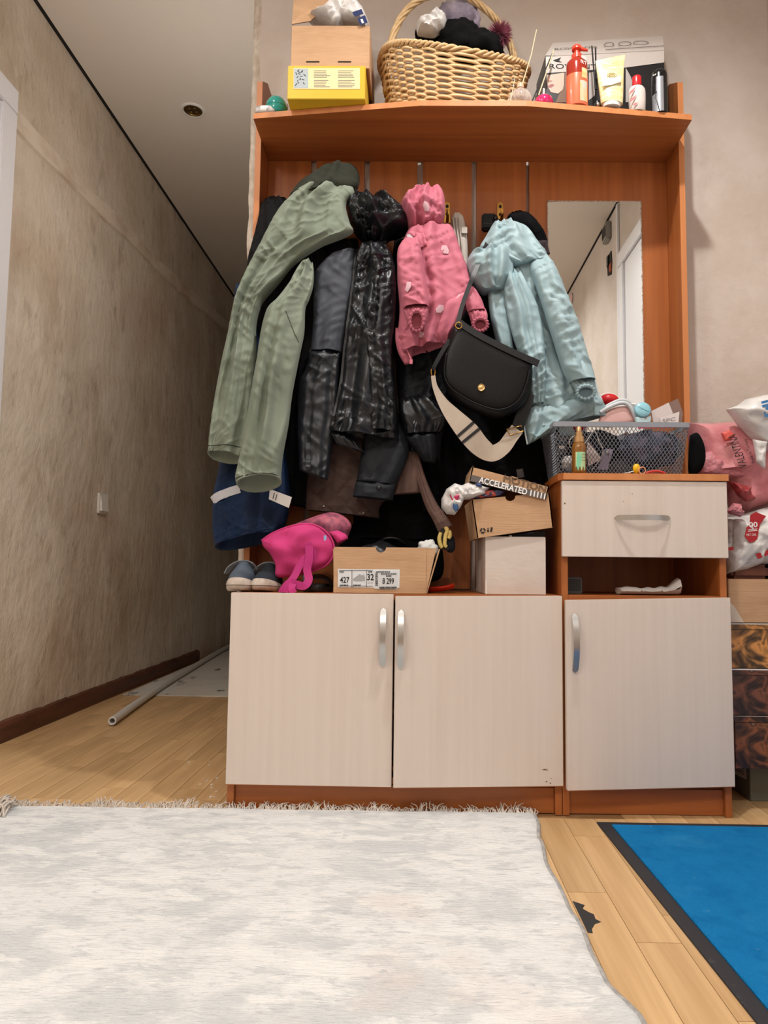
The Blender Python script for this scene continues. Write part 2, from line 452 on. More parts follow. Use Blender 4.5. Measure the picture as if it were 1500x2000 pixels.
slab('drawer_floor', dun, m_wood_x, .3592, .7188, 1.722, 2.02, .604, .612)
slab('bottom_board', dun, m_wood_x, .3592, .7188, 1.735, 2.02, .06, .076)
slab('plinth', dun, m_wood_x, .3592, .7188, 1.728, 1.744, 0.001, .0595)
slab('back_board', dun, m_wood_z, .3592, .7188, 2.021, 2.027, 0, .78)
g = G(); g.box(.343, .7335, 1.70, 1.716, .5995, .7805, .0012); dr = g.build('drawer', m_cream, dun)
strap_handle(V((.531, 1.70, .692)), V((1, 0, 0)), dr, length=.132, bow=.026, wd=.0125)
d, T = leaf('door', .3455, .7345, .075, .507, 'R', .018, dun, zl=-.009)
strap_handle(T @ V((.364, 1.70, .400)), V((0, 0, 1)), d)

# ---------------------------------------------------------------- ceiling lamps and added fill lamps
def spotlight(x, y, lit, label, watts=0):
    t = thing('ceiling_spotlight', (x, y, CEIL), label, 'spotlight', 'recessed ceiling spotlights')
    g = G(); g.lathe((x, y, CEIL), [(.052, -.0005), (.05, -.004), (.044, -.006), (.039, -.0045), (.038, -.001)], 40); g.build('rim', m_wplast, t, True, 50)
    g = G(); g.lathe((x, y, CEIL), [(.038, -.0012), (.0375, -.0042), (.031, -.0042), (.030, -.0022), (.029, -.0015)], 40); g.build('ring', m_gold, t, True, 50)
    for k in range(4):
        a = PI / 4 + k * PI / 2; q = G()
        c = V((x + .017 * math.cos(a), y + .017 * math.sin(a), CEIL))
        q.sphere(c + V((0, 0, -.003)), (.0075, .0075, .003), 12, 6); q.build('led_lens', m_lampon if lit else m_gold, t, True)
    q = G(); q.lathe((x, y, CEIL), [(.029, -.0018), (.0285, -.0024), (.003, -.0024)], 32); q.build('reflector', m_lampon if lit else M('dark_gold', (84, 66, 40), rough=.5, metal=.6), t)
    if lit:
        ld = bpy.data.lights.new('spot_light', 'SPOT'); ld.energy = watts; ld.color = LAMP_COL; ld.shadow_soft_size = .03
        ld.spot_size = math.radians(158); ld.spot_blend = .9
        lo = bpy.data.objects.new('spot_light', ld); COL.objects.link(lo); lo.parent = t; lo.location = (0, 0, -.02)
    return t
m_lampon = M('lit_lens', (255, 246, 230), rough=.4, emit=((1, .95, .86, 1), 6.))
SPOT = PZ(377, 215, CEIL)
spotlight(SPOT.x, SPOT.y, False, 'unlit gold recessed spotlight in the corridor ceiling')
LL = ['lit recessed spotlight above the drawer cabinet', 'lit recessed spotlight above the left cabinet door', 'lit recessed spotlight behind the viewer on the right',
      'lit recessed spotlight behind the viewer on the left']
for (x, y, wt), lb in zip(LAMPS, LL): spotlight(x, y, True, lb, wt * 4)

def globe_mat(name, watts, r):
    return M(name, (255, 248, 238), rough=.5, emit=((LAMP_COL[0], LAMP_COL[1], LAMP_COL[2], 1), watts / (4 * PI * PI * r * r)))
pl = thing('fill_pendant_lamp', (FILL_PENDANT[0], FILL_PENDANT[1], FILL_PENDANT[2] - .12), 'added white globe fill lamp hanging unseen behind the viewer', 'lamp')
g = G(); g.tube([V(FILL_PENDANT[:3]) + V((0, 0, .15)), V((FILL_PENDANT[0], FILL_PENDANT[1], CEIL - .02))], .004, 8); g.build('cord', m_wplast, pl)
g = G(); g.lathe((FILL_PENDANT[0], FILL_PENDANT[1], CEIL), [(.05, -.0005), (.05, -.02), (.02, -.03)], 32); g.build('canopy', m_wplast, pl, True, 40)
g = G(); g.lathe(FILL_PENDANT[:3], [(.03, .112), (.04, .122), (.03, .15)], 32); g.build('holder', m_wplast, pl, True, 40)
g = G(); g.sphere(FILL_PENDANT[:3], .12, 24, 16); g.build('globe', globe_mat('fill_globe', FILL_PENDANT[3], .12), pl, True)
sl0 = thing('fill_wall_lamp', (-.508, FILL_SCONCE[1], FILL_SCONCE[2] - .06), 'added white globe fill lamp, unseen, on the corridor side of the back wall', 'lamp')
g = G(); g.box(-.522, -.5085, FILL_SCONCE[1] - .03, FILL_SCONCE[1] + .03, FILL_SCONCE[2] - .05, FILL_SCONCE[2] + .05, .003); g.build('backplate', m_wplast, sl0)
g = G(); g.sphere(FILL_SCONCE[:3], .03, 24, 16); g.build('globe', globe_mat('fill_wall_globe', FILL_SCONCE[3], .03), sl0, True)

# ---------------------------------------------------------------- right wall: entrance door, broken socket (seen in the mirror)
g = G(); g.box(RX - .022, RX, .46, .54, 0, 2.119, .004); g.box(RX - .022, RX, 1.40, 1.48, 0, 2.119, .004); g.box(RX - .022, RX, .46, 1.48, 2.12, 2.2, .004)
struct(g.build('trim_2', m_paint))
g = G(); g.box(RX - .012, RX, .552, 1.39, .006, 2.115, .002); struct(g.build('door_2', m_paint))
g = G(); g.box(RX - .012, RX, .40, .43, 0, CEIL - .01, .004); struct(g.build('trim_3', m_paint))
jb = thing('junction_box', (RX, .24, 2.33), 'old junction box with peeling plaster on the right wall, seen in the mirror', 'junction box')
g = G(); g.box(RX - .03, RX, .19, .28, 2.37, 2.47, .006); g.build('case', M('grey_plastic', (150, 148, 140), rough=.6), jb)
for k in range(3):
    g = G(); g.box(RX - .034, RX - .03, .20 + k * .026, .215 + k * .026, 2.39, 2.45, .001); g.build('terminal', M('dark_grey', (70, 68, 64), rough=.6), jb)
so = thing('broken_socket', (RX, .24, 2.18), 'open wall socket hole with exposed brick, seen in the mirror', 'socket')
g = G(); g.prism([V((RX, y, z)) for y, z in ((.20, 2.19), (.27, 2.17), (.285, 2.24), (.275, 2.30), (.21, 2.30), (.19, 2.25))], (-.004, 0, 0)); g.build('hole', M('dark_hole', (40, 36, 34), rough=.9), so)
g = G(); g.box(RX - .008, RX - .001, .245, .278, 2.19, 2.235, .002); g.build('brick_piece', M('brick', (170, 84, 56), rough=.9), so)
g = G(); g.box(RX - .012, RX - .001, .205, .24, 2.235, 2.295, .003); g.build('socket_body', m_blackp, so)

g = G()
for x, z, w_, h_, an in ((.297, .109, .006, .0014, .1), (.302, .1085, .003, .001, -.5), (.301, .082, .003, .0012, .4), (.31, .0785, .002, .0015, .2), (.312, .089, .0015, .001, .8)):
    c = T2 @ V((x, 1.6998, z)); u = V((math.cos(an), 0, math.sin(an))) * w_; v = V((-math.sin(an), 0, math.cos(an))) * h_
    g.prism([c - u, c - v, c + u, c + v], (0, -.0005, 0))
g.build('chip', M('chipped_laminate', (112, 84, 62), rough=.8), door2)
g = G()
for x, z, w_, h_, an in ((.349, .726, .0025, .002, .6), (.509, .75, .0012, .0012, .1), (.488, .732, .0016, .0008, .2)):
    c = V((x, 1.6998, z)); u = V((math.cos(an), 0, math.sin(an))) * w_; v = V((-math.sin(an), 0, math.cos(an))) * h_
    g.prism([c - u, c - v, c + u, c + v], (0, -.0005, 0))
g.build('chip', MATS['chipped_laminate'], dr)

# ---------------------------------------------------------------- rug, doormat, corridor floor
m_rug = layered('pale_rug_pile', (227, 228, 227), [((200, 204, 206), (4.2, 6.5, 4), 6, .49, .58, .7), ((203, 206, 208), (17, 34, 17), 6, .5, .6, .75), ((234, 235, 233), (8, 17, 8), 6, .53, .6, .85),
                ((222, 206, 198), (2.0, 2.6, 2), 3, .57, .68, .5), ((186, 190, 193), (30, 62, 30), 4, .6, .68, .55)], rough=.95, bumps=[((50, 190, 60), 4, .005), ((14, 40, 14), 3, .006)], spec=.1)
m_fringe = M('rug_fringe_cotton', (216, 208, 198), rough=.95, col2=(190, 178, 165), scale=(60, 60, 60))
m_rugedge = M('rug_edge_binding', (176, 174, 170), rough=.95, col2=(150, 148, 146), scale=(80, 80, 80), bump=.5, bscale=(300, 300, 300))
rug = thing('rug', (-.4, 1.0, 0), 'large pale grey and white rug with fringed end in the foreground', 'rug')
edge_px = [(1047, 1596), (1053, 1640), (1072, 1702), (1092, 1728), (1108, 1765), (1130, 1800), (1150, 1850), (1182, 1912), (1214, 1950), (1256, 2004)]
edge = [PZ(x, y, .011) for x, y in edge_px]; edge.append(V((edge[-1].x + .004, .62, .011))); edge.append(V((edge[-1].x - .006, .3, .011)))
RB = 1.700
def edge_x(y):
    if y >= edge[0].y: return edge[0].x
    for a, b in zip(edge[:-1], edge[1:]):
        if b.y <= y <= a.y: t = (a.y - y) / (a.y - b.y); t = t * t * (3 - 2 * t); return a.x + (b.x - a.x) * t
    return edge[-1].x
ny, nx = 150, 90; top = []
for j in range(ny + 1):
    y = RB + (.3 - RB) * j / ny; ex_ = edge_x(y); row = []
    wob = .022 * max(0, noise.noise(V((0, y * 9, 1))))
    for i in range(nx + 1):
        s = i / nx; s = 1 - (1 - s) ** 1.8; x = -1.02 + (ex_ + 1.02) * s
        z = .011 + .0016 * noise.noise(V((x * 9, y * 9, 0))) + .0012 * noise.noise(V((x * 30, y * 60, 4)))
        d = (ex_ - x); z += wob * math.exp(-(d / .05) ** 2)
        if d < .012: z -= .004 * (1 - d / .012) ** 2
        row.append(V((x, y, z)))
    top.append(row)
g = G(); g.grid(top); bot = [[V((p.x, p.y, .0005)) for p in (r[0], r[-1])] for r in top]
g.grid([[top[0][i] for i in range(nx + 1)], [V((p.x, p.y, .0005)) for p in top[0]]])
g.grid([[r[0] for r in top], [b[0] for b in bot]])
pile = g.build('pile', m_rug, rug, True, 60)
g = G(); pth = [r[-1] + V((.001, 0, -.0035)) for r in top]; g.tube(pth, [.0058] * len(pth), 8); g.build('side_binding', m_rugedge, rug, True)
g = G(); g.grid([[r[-1] + V((.0, 0, -.004)) for r in top], [V((r[-1].x, r[-1].y, .0005)) for r in top]]); g.build('side_edge', m_rugedge, rug)
g = G(); random.seed(11)
for i in range(900):
    x = random.uniform(-1.02, edge[0].x + .004); l = random.uniform(.014, .03); a = random.gauss(0, .5)
    clump = noise.noise(V((x * 16, 0, 0)))
    z0 = .007; p0 = V((x, RB - .003, z0)); p3 = V((x + l * a + .006 * clump, RB + min(.0175, l * .72), max(.003, .006 + .017 * random.random() * (1 + 1.2 * clump))))
    p1 = p0.lerp(p3, .4) + V((random.gauss(0, .003), 0, random.uniform(.002, .009)))
    g.tube(crv([p0, p1, p3], 3), [.0013, .0012, .0011, .001, .001, .0009, .0006], 4)
fr = g.build('fringe', m_fringe, rug, True); fr['kind'] = 'stuff'
g = G()   # knotted corner tassels at the left end
for i in range(26):
    p0 = PZ(random.uniform(-20, 10), random.uniform(1585, 1598), .012); p2 = PZ(random.uniform(-5, 36), random.uniform(1562, 1588), .014) + V((0, 0, random.uniform(0, .02)))
    g.tube(crv([p0, p0.lerp(p2, .5) + V((0, 0, random.uniform(.004, .018))), p2], 4), [.0024] * 8 + [.001], 5)
tz = g.build('corner_tassel', m_fringe, rug, True); tz['kind'] = 'stuff'

m_blue = layered('blue_carpet', (24, 118, 178), [((10, 98, 160), (16, 16, 5), 5, .45, .7, .7), ((58, 142, 190), (5, 5, 5), 5, .58, .75, .5), ((150, 180, 200), (60, 60, 60), 3, .74, .8, .7)], rough=.97, bumps=[((240, 240, 240), 3, .004)], spec=.08)
m_rubber = layered('black_rubber', (38, 38, 42), [((120, 116, 112), (26, 26, 26), 6, .64, .8, .5)], rough=.7)
mat_t = thing('doormat', (.8, 1.1, 0), 'bright blue carpet doormat with black rubber border', 'doormat')
mA = PZ(1165, 1604, .004); mB = PZ(1482, 2000, .004)
def mat_ring(o, z):   # inset o
    dx = (mB - mA).normalized(); nx_ = V((1, 0, 0))
    y1 = mA.y - o; y0 = .45 + o
    xl = lambda y: mA.x + (mB.x - mA.x) * (mA.y - y) / (mA.y - mB.y) + o
    return [V((xl(y0), y0, z)), V((1.03 - o, y0, z)), V((1.03 - o, y1 - .004, z)), V((xl(y1), y1, z))]
g = G(); g.grid([mat_ring(0, .0004), mat_ring(.001, .0028), mat_ring(.0265, .0034), mat_ring(.0265, .0004)], True); g.build('rubber_border', m_rubber, mat_t)
g = G(); g.grid([mat_ring(.0262, .0006), mat_ring(.0262, .006), mat_ring(.029, .0075)], True, False, True); g.build('carpet', m_blue, mat_t)
# torn hole in the floor covering beside the rug
m_tear = layered('exposed_screed', (46, 44, 44), [((92, 88, 84), (60, 60, 60), 5, .6, .75, .7)], rough=.9)
tear = [(1118, 1760), (1130, 1764), (1142, 1768), (1138, 1775), (1150, 1782), (1160, 1786), (1163, 1795), (1174, 1801), (1162, 1805), (1156, 1815), (1158, 1823), (1148, 1822), (1140, 1805), (1128, 1780)]
g = G(); g.prism([PZ(x, y, .0) for x, y in tear], (0, 0, .0004)); g.build('torn_patch', m_tear, floor)
g = G(); random.seed(8); m_chip = M('paint_chip', (225, 222, 215), rough=.9)
for i in range(26):
    c = PZ(random.gauss(415, 26), random.gauss(1535, 26), .0002); r = random.uniform(.0012, .005)
    if c.x > -.445: continue
    pg = [c + V((r * random.uniform(.5, 1.2) * math.cos(a * PI / 3), r * random.uniform(.5, 1.5) * math.sin(a * PI / 3), 0)) for a in range(6)]
    g.prism(pg, (0, 0, .0012))
pc = g.build('paint_chips', m_chip, floor); pc['kind'] = 'stuff'
# hardboard sheet lying in the corridor
m_sheet = layered('scuffed_white_sheet', (216, 211, 202), [((194, 187, 176), (4, 4, 4), 5, .45, .65, .7), ((40, 38, 36), (9, 4, 5), 7, .585, .63, .85)], rough=.6)
a, b = PZ(252, 1357, .003), PZ(446, 1360, .003)
g = G(); g.prism([V((-1.29, a.y, .0005)), V((-.53, b.y - .01, .0005)), V((-.53, 5.9, .0005)), V((-1.31, 5.9, .0005))], (0, 0, .004))
tag(g.build('floor_sheet', m_sheet), 'scuffed white board lying flat on the corridor floor', 'board')
p0 = PZ(219, 1411, .014)
pth = crv([p0, V((-1.165, 3.3, .0195)), V((-1.235, 4.1, .0195)), V((-1.29, 4.8, .0195)), V((-1.305, 5.3, .022))], 12)
m_pvc = M('white_pipe', (206, 202, 196), rough=.35)
pipe = thing('plastic_pipe', (p0.x, p0.y, 0), 'long white plastic pipe lying on the corridor floor', 'pipe')
g = G(); n = 16; rows = []
def ringat(c, t, r):
    t = t.normalized(); a = t.cross(V((0, 0, 1))).normalized(); b = a.cross(t); return [c + (a * math.cos(2 * PI * k / n) + b * math.sin(2 * PI * k / n)) * r for k in range(n)]
pth[0].z = .0195
for i, p in enumerate(pth):
    p.z = max(p.z, .0195); t = pth[min(i + 1, len(pth) - 1)] - pth[max(i - 1, 0)]; rows.append(ringat(p, t, .0145))
t0 = pth[1] - pth[0]; inner = [ringat(pth[0] + t0.normalized() * .04, t0, .0095), ringat(pth[0], t0, .0095)]
g.grid(inner + rows, True, True, True); g.build('tube', m_pvc, pipe, True, 50)
# light switch on the left wall
sw = thing('light_switch', (LX, 3.0, .79), 'white light switch on the stained corridor wall', 'switch')
g = G(); g.box(LX, LX + .009, 2.955, 3.045, .785, .872, .003); g.build('frame', m_wplast, sw)
g = G(); g.prism([V((LX + .009, 2.968, .797)), V((LX + .018, 2.968, .797)), V((LX + .011, 2.968, .860)), V((LX + .009, 2.968, .860))], (0, .064, 0)); g.build('rocker', m_wplast, sw)

# ---------------------------------------------------------------- lettering
def text(name, s, origin, xd, yd, height, mat, parent, width=None, bold=0., outline=0., depth=.0004, shear=0.):
    """flat lettering: lower-left corner at origin, running along xd, upright along yd; height = cap height"""
    cu = bpy.data.curves.new('lettering', 'FONT'); cu.body = s; cu.size = 1.; cu.offset = bold; cu.shear = shear; cu.resolution_u = 3
    o = bpy.data.objects.new('lettering', cu); COL.objects.link(o)
    dg = bpy.context.evaluated_depsgraph_get(); dg.update()
    me = bpy.data.meshes.new_from_object(o.evaluated_get(dg))
    bpy.data.objects.remove(o); bpy.data.curves.remove(cu)
    if not me.vertices: return None
    xs = [v.co.x for v in me.vertices]; x0, x1 = min(xs), max(xs); k = height / .70
    kx = width / (x1 - x0) if width else k
    xd = V(xd).normalized(); yd = V(yd).normalized(); nd = xd.cross(yd).normalized()
    org = WL[parent.name]
    if outline:
        g = G()
        for p in me.polygons: pass
        ee = {}
        for p in me.polygons:
            for e in p.edge_keys: ee[e] = ee.get(e, 0) + 1
        for (a, b), c in ee.items():
            if c == 1:
                A = me.vertices[a].co; B = me.vertices[b].co
                A = V(origin) + xd * ((A.x - x0) * kx) + yd * (A.y * k) + nd * depth; B = V(origin) + xd * ((B.x - x0) * kx) + yd * (B.y * k) + nd * depth
                if (A - B).length < 1e-6: continue
                t = (B - A).normalized().cross(nd) * outline / 2
                g.add([A - t, A + t, B + t, B - t], [(0, 1, 2, 3)])
        bpy.data.meshes.remove(me); return g.build(name, mat, parent)
    for v in me.vertices: v.co = V(origin) + xd * ((v.co.x - x0) * kx) + yd * (v.co.y * k) + nd * depth - org
    me.materials.clear(); me.materials.append(mat); me.name = name
    o = bpy.data.objects.new(name, me); COL.objects.link(o); o.parent = parent; WL[o.name] = org
    return o
def quad(name, pts, mat, parent, d=V((0, -.0004, 0))):
    g = G(); g.prism([V(p) for p in pts], d); return g.build(name, mat, parent)
def bez_blob(c, r, k=3., seed=0, n=40, m=26, flat=0.):
    g = G(); sd = V((seed * 3.1, seed * 1.7, seed))
    g.sphere(c, r, n, m, lambda d: .22 * noise.noise(d * k + sd) + .10 * (1 - abs(noise.noise(d * k * 2.3 + sd))) - .06)
    return g
m_card = layered('brown_cardboard', (190, 152, 116), [((176, 138, 102), (9, 9, 40), 4, .45, .6, .6), ((200, 163, 128), (3, 3, 3), 4, .5, .7, .5)], rough=.85, bumps=[((20, 20, 260), 2, .0006)])
m_card_in = M('cardboard_inside', (150, 116, 84), rough=.9)
m_white_card = layered('white_cardboard', (206, 194, 184), [((192, 178, 168), (6, 6, 12), 4, .45, .65, .6)], rough=.8, bumps=[((14, 14, 30), 3, .0012)])
m_bag_w = M('white_plastic_bag', (222, 220, 218), rough=.32, col2=(205, 203, 200), scale=(20, 20, 20), bump=.6, bscale=(38, 38, 38), bdist=.006)
m_ink = M('black_ink', (28, 27, 28), rough=.7)
m_greyink = M('grey_ink', (120, 116, 112), rough=.7)
m_white_ink = M('white_ink', (236, 234, 230), rough=.6)
m_navy_ink = M('navy_ink', (28, 44, 92), rough=.5)
SY = lambda x: 1.774 + max(0, -.004 - x, x - .272) * .125      # front edge of the shelf

# ---------------------------------------------------------------- top shelf, left end
yb = thing('yellow_box', (-.24, 1.84, SHZ), 'yellow box with printed paper label under the open cardboard box', 'box')
A = P(561, 186, 1.772); B = P(713, 186, 1.772); yx0, yx1 = A.x, B.x; yz0, yz1 = SHZ + .0008, P(640, 128, 1.772).z
m_yel = M('yellow_carton', (216, 178, 42), rough=.5, col2=(208, 170, 38), scale=(8, 8, 8))
g = G(); g.box(yx0, yx1, 1.772, 1.905, yz0, yz1, .0016); g.build('carton', m_yel, yb)
def on(px, py, Y): return P(px, py, Y)
Yf = 1.7716
def rect(px0, py0, px1, py1, Y): return [P(px0, py1, Y), P(px1, py1, Y), P(px1, py0, Y), P(px0, py0, Y)]
lab = quad('label', rect(573, 133, 703, 174, Yf), M('cream_paper', (226, 208, 160), rough=.7), yb)
quad('photo', rect(574, 134, 602, 172, Yf - .0004), M('grey_photo', (168, 178, 182), rough=.6), lab)
random.seed(21); g = G()
for k in range(18):
    x, y = random.uniform(577, 597), random.uniform(138, 168)
    g.ribbon([P(x, y, Yf - .001), P(x + random.uniform(-5, 5), y + random.uniform(-6, 6), Yf - .001)], V((1, 0, .3)), .0018, .0003)
g.build('sketch', m_ink, lab)
g = G()
for col in (613, 660):
    for r in range(11):
        if r == 5: continue
        y = 138 + r * 3.1; g.prism(rect(col, y, col + random.uniform(22, 33), y + 1.1, Yf - .0005), (0, -.0002, 0))
pr = g.build('printed_lines', m_greyink, lab)
db = thing('shade_block', (-.22, 1.98, SHZ), 'added dark brown block for the shaded side of the yellow box', 'box')  # block added in dark brown as the yellow box's side in shade
g = G(); g.box(yx0 + .02, P(728, 150, 1.91).x, 1.909, 2.025, SHZ + .0008, yz1 - .001, .001); g.build('carton', M('shade_brown_card', (66, 42, 30), rough=.7), db)
g = G(); g.box(yx0 + .06, P(722, 150, 1.91).x - .03, 1.9085, 1.909, SHZ + .01, yz1 - .012); g.build('flap', M('brown_card', (88, 58, 40), rough=.7), db)

cb = thing('cardboard_box', (-.22, 1.86, yz1), 'open brown cardboard box stuffed with a plastic bag, on the yellow box', 'box')
cz0 = yz1 + .001; cz1 = P(640, 50, 1.784).z; cx0 = P(569, 90, 1.784).x; cx1 = P(722, 90, 1.784).x; cy0, cy1 = 1.784, 2.0
t = .004
for nm, a in (('front_wall', (cx0, cx1, cy0, cy0 + t)), ('back_wall', (cx0, cx1, cy1 - t, cy1)), ('side_wall', (cx0, cx0 + t, cy0 + t, cy1 - t)), ('side_wall', (cx1 - t, cx1, cy0 + t, cy1 - t))):
    g = G(); g.box(*a, cz0, cz1, .0008); fw = g.build(nm, m_card, cb)
    if nm == 'front_wall':
        for xx in (598, 660):
            quad('slot', rect(xx, 119.5, xx + 26, 122, cy0 - .0002), m_dark_gap, fw, V((0, -.0003, 0)))
g = G(); g.box(cx0 + t, cx1 - t, cy0 + t, cy1 - t, cz0, cz0 + t); g.build('base', m_card_in, cb)
f1 = [V((cx0, cy0 + .002, cz1)), V((cx0, cy1 - .01, cz1)), P(560, -40, 1.92) , P(572, -30, 1.80)]
g = G(); g.prism([P(570, 47, 1.786), P(606, 41, 1.80), P(658, -8, 1.83), P(650, -45, 1.85), P(577, -45, 1.80)], (.0, .004, .001)); g.build('lid_flap', m_card, cb)
g = G(); g.box(cx0 + .07, cx1 - .012, cy1 - .003, cy1 + .001, cz1 - .002, cz1 + .13); g.build('back_flap', M('shade_brown_card', (66, 42, 30)), cb)  # shade inside the flap is put into its dark brown colour
# plastic bag crumpled inside: spills over the front edge
pb = thing('plastic_bag', (-.2, 1.87, cz1 - .05), 'crumpled white plastic bag with navy print inside the open cardboard box', 'bag')
def crumple(name, outline, Y, depth, mat, parent, seed, amp=.012, freq=26., n=26, hollow=False):
    """faceted crumpled film: rays from the centre of a pixel outline, domed towards the viewer, closed at the back"""
    cx_ = sum(p[0] for p in outline) / len(outline); cy_ = sum(p[1] for p in outline) / len(outline)
    ol = []
    for i in range(len(outline)):
        a, b = outline[i], outline[(i + 1) % len(outline)]
        for k in range(5): ol.append((a[0] + (b[0] - a[0]) * k / 5, a[1] + (b[1] - a[1]) * k / 5))
    rows = []; m = 12
    for side_ in (1, -1):
        rng = range(0, m + 1) if side_ == 1 else range(m - 1, -1, -1)
        for j in rng:
            s = j / m
            row = []
            for (x, y) in ol:
                p = P(cx_ + (x - cx_) * s, cy_ + (y - cy_) * s, Y)
                dome = depth * math.sqrt(max(0, 1 - s ** 2.4))
                q = p * freq + V((seed, seed * 2., 0)); f = 1 - 2 * abs(noise.noise(q)); f2 = 1 - 2 * abs(noise.noise(q * 2.1))
                e = min(1, (1 - s) * 5)
                if side_ == 1: p = p + V((0, -dome - (amp * f + amp * .5 * f2) * e, 0))
                else: p = p + V((0, dome * .6 + .5 * amp * f * e, 0))
                row.append(p)
            rows.append(row)
    g = G(); g.grid(rows, True, True, True); return g.build(name, mat, parent, True, 55)
crumple('film', [(602, 42), (618, 36), (640, 22), (662, 16), (684, 22), (700, 15), (712, 24), (722, 48), (718, 60), (690, 58), (672, 54), (658, 66), (645, 58), (628, 50)], 1.83, .045, m_bag_w, pb, 3.)
def patch_on(name, px, Y, mat, parent): return quad(name, [P(x, y, Y) for x, y in px], mat, parent, V((0, -.0008, 0)))
patch_on('print', [(688, 24), (706, 18), (710, 27), (693, 33)], 1.778, m_navy_ink, pb); patch_on('print', [(698, 36), (713, 30), (718, 44), (704, 50)], 1.778, m_navy_ink, pb)
patch_on('print', [(704, 38), (708, 37), (711, 45), (707, 46)], 1.777, m_white_ink, pb)
# small things by the left side panel
m_teal = M('teal_gloss', (36, 150, 140), rough=.14, coat=.5)
c = P(541, 190, 1.845)
tb = thing('teal_egg', (c.x, 1.86, SHZ), 'glossy teal egg-shaped container beside the yellow box', 'container')
g = G(); g.lathe((c.x - .002, 1.850, SHZ + .0005), [(.014, 0), (.022, .002), (.0275, .012), (.029, .026), (.0268, .039), (.0205, .05), (.011, .0565), (.002, .058)], 36); g.build('shell', m_teal, tb, True)
g = G(); g.lathe((c.x - .002, 1.850, SHZ + .0005), [(.0288, .0252), (.0294, .0258), (.0294, .0268), (.0288, .0274)], 36); g.build('seam', M('teal_dark', (22, 110, 104), rough=.3), tb, True)
c = P(550, 150, 1.93)
wb = thing('white_jar', (c.x, 1.955, SHZ), 'translucent white plastic bottle standing behind the teal egg', 'bottle')
g = G(); g.lathe((c.x, 1.955, SHZ + .0005), [(.024, 0), (.0265, .004), (.0265, .07), (.024, .082), (.014, .09), (.013, .096)], 28); g.build('bottle', M('milky_plastic', (206, 200, 192), rough=.3, trans=.3), wb, True, 60)
g = G(); g.lathe((c.x, 1.955, SHZ + .0005), [(.015, .0965), (.0155, .108), (.014, .11)], 24); g.build('cap', m_wplast, wb, True, 60)
g = G(); g.box(c.x + .006, c.x + .022, 1.915, 1.922, SHZ + .001, SHZ + .052, .003); tag(g.build('gold_tag', M('dull_gold', (176, 150, 96), rough=.4, metal=.5)), 'small dull gold plate leaning behind the teal egg', 'plate')
a = P(499, 207, 1.842); b = P(548, 207, 1.842)
ps = thing('wipes_pack', ((a.x + b.x) / 2, 1.85, SHZ), 'small flat marbled white pack at the left end of the shelf', 'pack')
rows = []
for j in range(9):
    v = j / 8; z = SHZ + .0012 + .021 * v; ins = .006 * (2 * v - 1) ** 4
    rows.append([V((( a.x + b.x) / 2 + ((b.x - a.x) / 2 - ins) * math.copysign(abs(math.cos(q)) ** .5, math.cos(q)), 1.853 + (.030 - ins) * math.copysign(abs(math.sin(q)) ** .6, math.sin(q)), z + .001 * noise.noise(V((q, v, 0))))) for q in [2 * PI * k / 36 for k in range(36)]])
g = G(); g.grid(rows, True, True, True); g.build('film', M('marbled_film', (214, 210, 206), rough=.3, col2=(150, 146, 150), scale=(60, 60, 40), lo=.5, hi=.6), ps, True, 60)

# ---------------------------------------------------------------- wicker basket
m_wick = M('willow', (188, 152, 104), rough=.5, col2=(212, 182, 136), scale=(30, 30, 90), lo=.3, hi=.7, rnd=.05)
m_wick2 = M('willow_dark', (182, 138, 84), rough=.5, col2=(206, 166, 112), scale=(30, 30, 60))
bk = thing('wicker_basket', (.1, 1.905, SHZ), 'oval wicker basket with tall twisted handle full of hats', 'basket')
BC = V((.092, 1.912, 0)); BROT = math.radians(13)
def bpt(a, r, z, k=1.):     # superellipse ring point
    ca, sa = math.cos(a), math.sin(a); e = .72
    x = math.copysign(abs(ca) ** e, ca) * r[0]; y = math.copysign(abs(sa) ** e, sa) * r[1]
    return BC + V((x * math.cos(BROT) - y * math.sin(BROT), x * math.sin(BROT) + y * math.cos(BROT), z))
def brad(v): return (.174 + .034 * v, .080 + .024 * v)
BH = .175
def rimz(a): return BH + .018 * math.cos(a * 2) * .6
NS = 34
random.seed(4)
for i in range(NS):
    a = 2 * PI * i / NS; g = G()
    g.tube([bpt(a, brad(v), SHZ + .004 + v * (rimz(a) - .004)) for v in (0, .25, .5, .75, 1)], .0026, 6); g.build('stake', m_wick2, bk, True)
nr = 21
for j in range(nr):
    v = (j + .6) / nr; pts = []; n = NS * 4
    for k in range(n):
        a = 2 * PI * k / n; off = .0042 * math.sin(NS / 2 * a + (PI if j % 2 else 0)); r = brad(v)
        pts.append(bpt(a, (r[0] + off, r[1] + off), SHZ + .004 + v * (rimz(a) - .006) + .0012 * noise.noise(V((k * .11, j * 3., 0)))))
    rows = []; g = G(); m = len(pts)
    for i, p in enumerate(pts):
        tt = (pts[(i + 1) % m] - pts[i - 1]).normalized(); u = tt.cross(V((0, 0, 1))).normalized(); rr = .0046
        rows.append([p + (u * math.cos(2 * PI * q / 6) * .6 + V((0, 0, 1)) * math.sin(2 * PI * q / 6)) * rr for q in range(6)])
    rows.append(rows[0]); g.grid(rows, True); g.build('weaver', m_wick, bk, True)
for j in range(3):          # twisted rim
    pts = []; n = 220
    for k in range(n + 1):
        a = 2 * PI * k / n; ph = 26 * a + j * 2 * PI / 3; r = brad(1.02)
        pts.append(bpt(a, (r[0] + .006 * math.cos(ph), r[1] + .006 * math.cos(ph)), SHZ + rimz(a) + .006 * math.sin(ph)))
    g = G(); g.tube(pts, .0046, 6); g.build('rim_strand', m_wick, bk, True)
